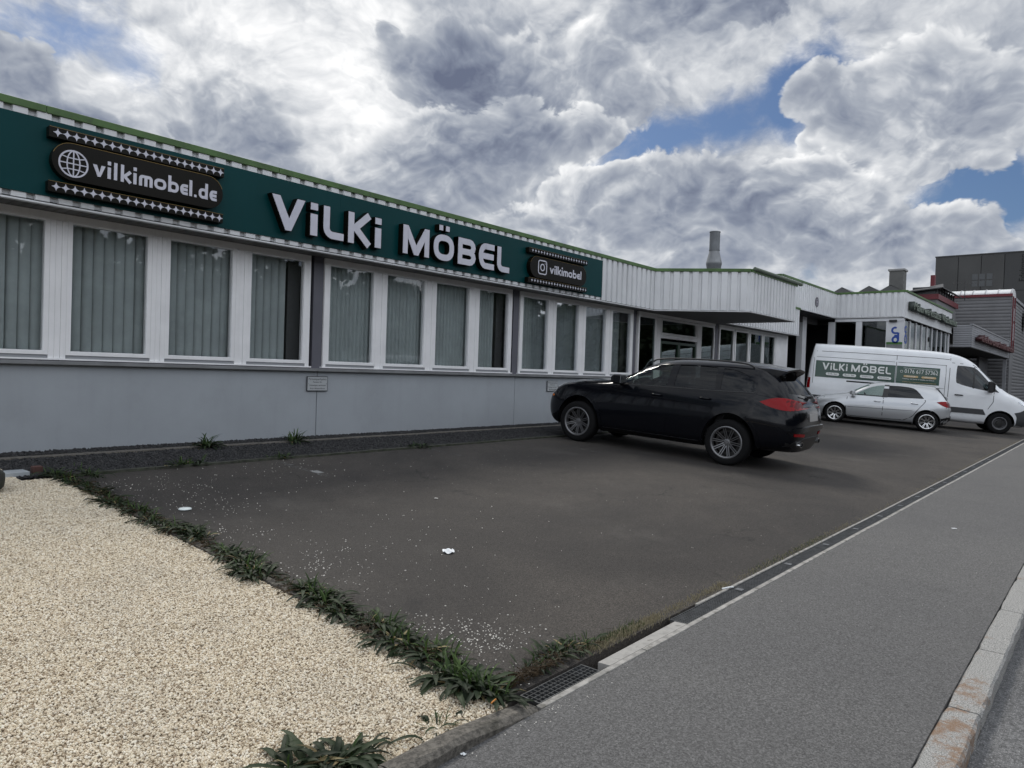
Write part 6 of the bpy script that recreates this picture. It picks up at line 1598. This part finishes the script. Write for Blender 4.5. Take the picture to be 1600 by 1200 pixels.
# ------------------------------------------------------------------ plants, litter, small things
def leaf_mesh(name, L, W, arch, droop, mat, seed, curl=.3, seg=6, wavy=.0):
    """strap leaf growing from the origin along +x, folded along its midrib"""
    r = random.Random(seed); vs = []; a = arch; x = z = 0.0
    for i in range(seg+1):
        t = i/seg
        w = W*(math.sin(math.pi*min(1, (t*.88+.06)))**.8)*(1 if i < seg else .15)
        side = wavy*math.sin(t*7+seed)*W
        fold = curl*w
        jx = r.uniform(-.12, .12)*w
        vs += [(x, -w/2+side+jx, z+fold*.5), (x, side, z-fold*.15), (x, w/2+side+jx*.5, z+fold*.5)]
        x += L/seg*math.cos(a); z += L/seg*math.sin(a); a -= droop/seg*(1+t)
    fs = []
    for i in range(seg): fs += [(3*i, 3*i+1, 3*i+4, 3*i+3), (3*i+1, 3*i+2, 3*i+5, 3*i+4)]
    me = bpy.data.meshes.new(name); me.from_pydata(vs, [], fs); me.materials.append(mat)
    me.polygons.foreach_set('use_smooth', [True]*len(fs)); me.update(); return me
def leaf_mat(name, a, b, c):
    m = bpy.data.materials.new(name); m.use_nodes = True; t = m.node_tree; t.nodes.clear(); g = G(t)
    rnd = g.new('ShaderNodeObjectInfo').outputs['Random']; pos = g.new('ShaderNodeNewGeometry').outputs['Position']
    col = g.ramp(g.m('MULTIPLY_ADD', g.noise(pos, 45, 3, .6), .5, g.m('MULTIPLY', rnd, .6)), [(.2, a), (.5, b), (.85, c)])
    p = g.new('ShaderNodeBsdfPrincipled', {'Base Color': col, 'Roughness': .6, 'Specular IOR Level': .22}); tl = g.new('ShaderNodeBsdfTranslucent', {'Color': col})
    mx = g.new('ShaderNodeMixShader', {0: .22}); t.links.new(p.outputs[0], mx.inputs[1]); t.links.new(tl.outputs[0], mx.inputs[2])
    t.links.new(mx.outputs[0], g.new('ShaderNodeOutputMaterial').inputs[0]); return m
LM = leaf_mat('leaf_dark', (.012, .019, .010), (.024, .037, .018), (.048, .068, .034))
LG = leaf_mat('leaf_green', (.022, .042, .012), (.040, .075, .020), (.075, .12, .035))
LD = leaf_mat('leaf_dry', (.10, .075, .035), (.20, .155, .075), (.30, .25, .13))
broad = [leaf_mesh('leaf', L, W, a, d, LM, s, .35, 6, wv) for s, (L, W, a, d, wv) in enumerate(((.18, .024, .55, 1.2, .1), (.21, .028, .35, .85, .2), (.15, .022, .95, 1.8, .1), (.23, .025, .55, 1.2, .25), (.13, .020, 1.15, 1.7, .0), (.19, .032, .3, .55, .2), (.13, .046, .5, .8, .15), (.10, .038, .8, .9, .05), (.16, .040, .35, .9, .3)))]
blade = [leaf_mesh('leaf', L, W, a, d, LG, s+30, .3, 5) for s, (L, W, a, d) in enumerate(((.13, .011, 1.3, 1.0), (.17, .009, 1.2, 1.3), (.11, .014, 1.0, 1.2), (.15, .012, 1.4, .9)))]
dryb = [leaf_mesh('leaf', L, W, a, d, LD, s+60, .2, 4) for s, (L, W, a, d) in enumerate(((.14, .018, .5, .9), (.18, .022, .3, .5), (.10, .012, .9, 1.3)))]
rw_ = random.Random(21)
def weed(x, y, n, size, label, group='weeds along the gravel edge', green=.25, dry=.06, zo=.0, spread=1.0, stretch=0.0, gdir=0.0):
    o = empty('weed', (x, y, GZ(x, y)+zo), label=label, cat='weed', group=group)
    kinds = [rw_.randrange(len(broad)) for _ in range(3)]
    for i in range(int(n*1.6)):
        u = rw_.random()
        lib = dryb if u < dry else (blade if u < dry+green else broad)
        me = lib[kinds[rw_.randrange(3)]] if lib is broad and rw_.random() < .7 else lib[rw_.randrange(len(lib))]
        a = rw_.uniform(0, 6.283); s = size*rw_.uniform(.65, 1.2)
        rr_ = rw_.random()*.06*spread
        off = rw_.gauss(0, stretch)
        link('leaf', me, o, (rr_*math.cos(a)+off*math.cos(gdir), rr_*math.sin(a)+off*math.sin(gdir), rw_.uniform(0, .015)), rot=(rw_.uniform(-.25, .25), rw_.uniform(-.35, .15), a), scale=(s, s, s))
    return o
W_ = [ # x, y, leaves, size, green share, stretch, description
 (2.60, 2.38, 70, .92, .32, .07, 'largest dark weed clump where gravel, lot and pavement meet'),
 (2.58, 2.48, 54, 1.0, .18, .07, 'broad dark weed just behind the corner clump'),
 (2.70, 2.74, 46, .85, .30, .06, 'grassy green weed behind the broad one near the corner'),
 (2.66, 3.02, 48, .9, .15, .07, 'dark weed spilling over the edging, third from the corner'),
 (2.72, 3.28, 44, .85, .2, .06, 'strappy weed leaning onto the asphalt, fourth from the corner'),
 (2.66, 3.66, 44, .85, .2, .07, 'weed beside the second gap in the gravel edging'),
 (2.72, 3.93, 52, .95, .22, .06, 'wide weed with pale green middle halfway down the gravel edge'),
 (2.60, 4.52, 46, .9, .15, .06, 'dark weed just above the first bare stretch of edging'),
 (2.70, 4.78, 50, .9, .18, .09, 'bushy dark weed left of the white tissue'),
 (2.72, 5.02, 36, .75, .2, .06, 'low weed between the bushy one and the leaning one'),
 (2.74, 5.62, 50, .9, .12, .08, 'flat dark weed reaching over the lot at mid length'),
 (2.70, 5.82, 40, .8, .15, .09, 'weed behind the flat dark one'),
 (2.64, 6.20, 40, .8, .15, .1, 'weed level with the white plastic lid'),
 (2.68, 6.62, 38, .8, .15, .1, 'weed behind the plastic lid'),
 (2.62, 7.02, 38, .8, .18, .1, 'weed with tall blades towards the far end of the edge'),
 (2.66, 7.48, 36, .8, .2, .1, 'last weed before the rusty block'),
 (2.66, 7.95, 36, .75, .2, .1, 'weed at the corner of the dark gravel'),
 (2.60, 8.40, 44, .85, .25, .12, 'leafy clump beside the pale edging strip'),
 (2.92, 8.32, 34, .7, .3, .14, 'low clump creeping along the dark gravel edge')]
for x, y, n, s, gr, st, lab in W_: weed(x, y, int(n*1.45), s*1.0, lab, green=gr, stretch=st*1.35, gdir=R(90))
weed(1.74, 2.30, 46, 1.0, 'upright dark weed at the bottom edge of the picture', green=.05, stretch=.05)
weed(1.62, 2.40, 30, .9, 'second dark weed at the bottom edge, left of the upright one', green=.05, stretch=.05)
weed(2.23, 2.24, 16, .5, 'small green seedling in the gravel by the concrete edging', green=.5, stretch=.03)
weed(2.98, 2.33, 18, .5, 'strappy weed overhanging the corner grating', green=.3, stretch=.08)
weed(3.24, 2.37, 46, .7, 'dark bushy weed behind the corner grating', green=.25, stretch=.09)
weed(3.42, 2.33, 34, .55, 'low weed at the end of the concrete channel cover', green=.35, stretch=.07)
weed(4.78, 9.50, 34, 1.5, 'tall leafy weed in the dark gravel below the third window', green=.5, stretch=.03)
weed(6.12, 9.48, 34, 1.4, 'leafy weed in the dark gravel near the first parking notice', green=.6, stretch=.04)
weed(4.0, 8.42, 34, .95, 'creeping weed on the lot edge below the third window', green=.4, stretch=.10)
weed(5.25, 8.40, 30, .8, 'mossy tuft at the head of the nearest bay line', green=.5, stretch=.09)
weed(7.70, 8.42, 30, .85, 'dark tuft at the head of the middle bay line', green=.2, stretch=.12)
weed(9.2, 8.42, 16, .4, 'thin tuft on the lot edge left of the suv', green=.4, stretch=.12)
# grass and moss along the channel: nobody could count it
def tufts(name, label, mat, spots, seed, L=.035):
    r = random.Random(seed); mb = MB()
    for x, y, n, sp, hgt in spots:
        for k in range(n):
            px, py = x+r.gauss(0, sp), y+r.gauss(0, .026); a = r.uniform(0, 6.28); h = hgt*r.uniform(.4, 1.15); w = .0018; l = r.uniform(.1, .9)*h
            z = GZ(px, py)+.002; ca, sa = math.cos(a), math.sin(a)
            mb.add([(px-sa*w, py+ca*w, z), (px+sa*w, py-ca*w, z), (px+ca*l*.4+sa*w*.7, py+sa*l*.4-ca*w*.7, z+h*.6), (px+ca*l*.4-sa*w*.7, py+sa*l*.4+ca*w*.7, z+h*.6), (px+ca*l, py+sa*l, z+h)], [(0, 1, 2, 3), (3, 2, 4)])
    return mb.obj(name, mat, kind='stuff', label=label)
GD = leaf_mat('grass_dry', (.17, .15, .095), (.30, .265, .175), (.42, .38, .27))
sp = [(3.45+.07*i, 2.275, 90+60*((i*7)%4), .05, .022) for i in range(13)]+[(4.4+.09*i, 2.28, 30+50*((i*5)%3), .05, .018) for i in range(9)]+[(5.25, 2.27, 200, .05, .026)]+[(5.6+.13*i, 2.262, 38, .07, .016) for i in range(24)]+[(8.8+.3*i, 2.26, 30, .14, .014) for i in range(60)]
tufts('dry_grass', 'straw coloured dry grass along the edge of the drainage channel', GD, sp, 4)
sp = [(3.5+.1*i, 2.30, 70, .06, .03) for i in range(6)]+[(5.9+.2*i, 2.265, 60, .09, .014) for i in range(10)]+[(2.7+.2*i, 8.40, 60, .1, .03) for i in range(68)]+[(2.72, 2.3+.08*i, 26, .03, .035) for i in range(72)]
tufts('green_grass', 'short green grass and moss in the joints', leaf_mat('grass_green', (.03, .05, .015), (.06, .09, .03), (.11, .14, .05)), sp, 9)
# dark humus and dead stems matted under the weeds
mb = MB(); r = random.Random(31)
for k in range(2600):
    y = 2.25+r.random()*6.0; x = 2.66+r.gauss(0, .055); y = round((y-2.4)/.42)*.42+2.4+r.gauss(0, .09); 
    if k % 5 == 0: x = 2.7+abs(r.gauss(0, .3)); y = 2.27+abs(r.gauss(0, .03))
    a = r.uniform(0, 6.28); l = r.uniform(.01, .06); w = r.uniform(.001, .004); z = GZ(x, y)+r.uniform(.012, .05); ca, sa = math.cos(a)*l, math.sin(a)*l
    mb.add([(x-sa*w/l*1.0, y+ca*w/l, z), (x+sa*w/l, y-ca*w/l, z), (x+ca+sa*w/l*.3, y+sa-ca*w/l*.3, z+r.uniform(-.01, .012)), (x+ca-sa*w/l*.3, y+sa+ca*w/l*.3, z+.004)], [(0, 1, 2, 3)])
mb.obj('dead_stems', leaf_mat('dead_stem', (.012, .009, .006), (.03, .022, .014), (.07, .05, .03)), kind='stuff', label='dark dead stems and humus matted under the row of weeds')
# litter
def crumple(name, x, y, w, seed, mat, hz=.03, **kw):
    r = random.Random(seed); n = 7; mb = MB(); vs = []
    for i in range(n):
        for j in range(n):
            u, v = i/(n-1)-.5, j/(n-1)-.5; k = 1-.35*(abs(u)*abs(v)*4)
            vs.append((u*w*k+r.uniform(-.1, .1)*w/n, v*w*.75*k+r.uniform(-.1, .1)*w/n, .004+hz*(r.random()**1.2)*(1-max(abs(u), abs(v)))*.9+hz*.35*math.sin(u*9+seed)*math.cos(v*7)*.5))
    mb.add(vs, [(i*n+j, (i+1)*n+j, (i+1)*n+j+1, i*n+j+1) for i in range(n-1) for j in range(n-1)])
    o = mb.obj(name, mat, None, (x, y, GZ(x, y)), r.uniform(0, 3), **kw); s = o.modifiers.new('s', 'SOLIDIFY'); s.thickness = .0015; return o
PAPER = pmat('paper', (.78, .80, .81), .8)
crumple('paper_tissue', 4.14, 4.13, .135, 3, PAPER, .030, label='crumpled white tissue lying alone in the middle of the lot', cat='litter')
crumple('paper_scrap', 2.15, 2.02, .026, 5, PAPER, .012, label='tiny white paper scrap on the pavement by the gravel edging', cat='litter')
crumple('paper_scrap', 5.42, 5.62, .055, 8, pmat('paper_grey', (.45, .44, .41), .8), .01, label='greyish flattened scrap in the middle of the empty bays', cat='litter')
crumple('paper_scrap', 9.35, 1.35, .06, 6, PAPER, .01, label='small white scrap far down the pavement', cat='litter')
m = MB().lathe([(0, .014), (.050, .014), (.056, .010), (.058, .002), (.052, .001)], 'z', 28)
m.obj('discarded_disc', pmat('lid_white', (.74, .80, .79), .35), None, (3.07, 6.47, GZ(0, 6.47)+.002), smooth=True, label='round white plastic lid on the asphalt near the weeds', cat='litter')
MB().cyl((0, 0, .004), (.045, .012, .004), .0038, n=8).obj('cigarette_end', pmat('filter_orange', (.55, .22, .05), .8), None, (2.50, 2.18, .045), label='orange cigarette end on the gravel by the concrete edging', cat='litter')
MB().tube([(0, 0, .004), (.055, -.035, .012), (.10, -.045, .006)], .006, 6).obj('plastic_peg', PAPER, None, (5.18, 2.235, .004), label='thin white plastic piece lying on the second grating joint', cat='litter')
# pale edging strip, rusty block and dark stone at the left
z = GZ(0, 8.55)
MB().box(-2.2, 0, -.10, .10, -.04, .055).obj('edging_beam', pmat('beam_pale', (.40, .43, .45), .5, .2, var=(3, .1)), None, (2.42, 8.62, z), R(1.5), label='pale metal edging beam across the gravel at the left edge', cat='edging', bevel=.006)
MB().box(0, .09, -.05, .05, 0, .09).obj('rusty_block', pmat('rust', (.075, .035, .028), .85, var=(12, .3)), None, (2.47, 8.63, z), label='small rusty brown block at the end of the pale beam', cat='block', bevel=.008)
bm = bmesh.new(); bmesh.ops.create_icosphere(bm, subdivisions=3, radius=1); r = random.Random(5)
for v in bm.verts:
    c = v.co; k = 1+.05*math.sin(c.x*5)+.04*math.sin(c.y*7+1)
    c.x = math.copysign(abs(c.x)**.7, c.x)*.36*k; c.y = math.copysign(abs(c.y)**.7, c.y)*.17*k; c.z = math.copysign(abs(c.z)**.6, c.z)*.125*k
me = bpy.data.meshes.new('dark_stone'); bm.to_mesh(me); bm.free(); me.materials.append(pmat('stone_dark', (.035, .035, .033), .8, var=(6, .4), bump=(30, .6, .01), dirt=((.02, .03, .012), 4, .8))); me.polygons.foreach_set('use_smooth', [True]*len(me.polygons))
tag(link('boulder', me, None, (1.72, 7.90, GZ(0, 7.9)+.12), R(12)), 'dark mossy stone poking in at the left edge on the gravel', 'stone')
# a few dead leaves and twigs on the gravel
for k, (x, y, a) in enumerate(((1.9, 4.7, 1.), (1.5, 3.2, 2.), (2.2, 5.9, .3), (2.35, 7.6, 1.9), (2.1, 3.4, 2.6), (2.0, 7.0, 2.2))):
    tag(link('dead_leaf', dryb[k % 3], None, (x, y, GZ(x, y)+.015), rot=(0, .4, a), scale=(.45, .6, .6)), ('dead leaf near the middle of the beige gravel', 'dead leaf on the near left of the beige gravel', 'dead leaf on the gravel level with the white lid', 'dead leaf at the far end of the beige gravel', 'dead leaf on the near right of the beige gravel', 'dead leaf far back on the left part of the beige gravel')[k], 'leaf', 'dead leaves on the beige gravel')
# trees added across the road, out of view, to darken glass and paint reflections
def added_tree_belt():
    r = random.Random(77); mb = MB()
    x = -55
    while x < 120:
        h = r.uniform(8.0, 10.5); w = r.uniform(2.6, 4.2); y = -25+r.uniform(-1.5, 1.5)
        mb.cyl((x, y, -.4), (x, y, h*.6), .22, .10, 7)
        for k in range(620):
            a = r.uniform(0, 6.28); t = r.random()**.7; zz = h*(.16+.84*r.random()); rr = w*math.sqrt(max(.02, 1-((zz/h-.55)/.5)**2))*t
            c = Vector((x+rr*math.cos(a), y+rr*math.sin(a)*.8, zz)); s = r.uniform(.22, .5)
            u = Vector((r.gauss(0, 1), r.gauss(0, 1), r.gauss(0, 1))).normalized(); v = u.orthogonal().normalized()
            mb.add([c-u*s-v*s*.6, c+u*s-v*s*.5, c+u*s*.8+v*s*.6, c-u*s*.7+v*s*.5], [(0, 1, 2, 3)])
        x += r.uniform(2.6, 4.4)
    mb.box(-60, 125, -29.5, -29.2, -.3, 7.6)  # solid backing added so the dark reflection shows no gaps of sky
    mb.obj('added_tree_belt', leaf_mat('leaf_belt', (.012, .020, .008), (.022, .036, .014), (.04, .06, .022)), kind='stuff', label='unseen belt of dark trees added across the road to darken reflections')
added_tree_belt()
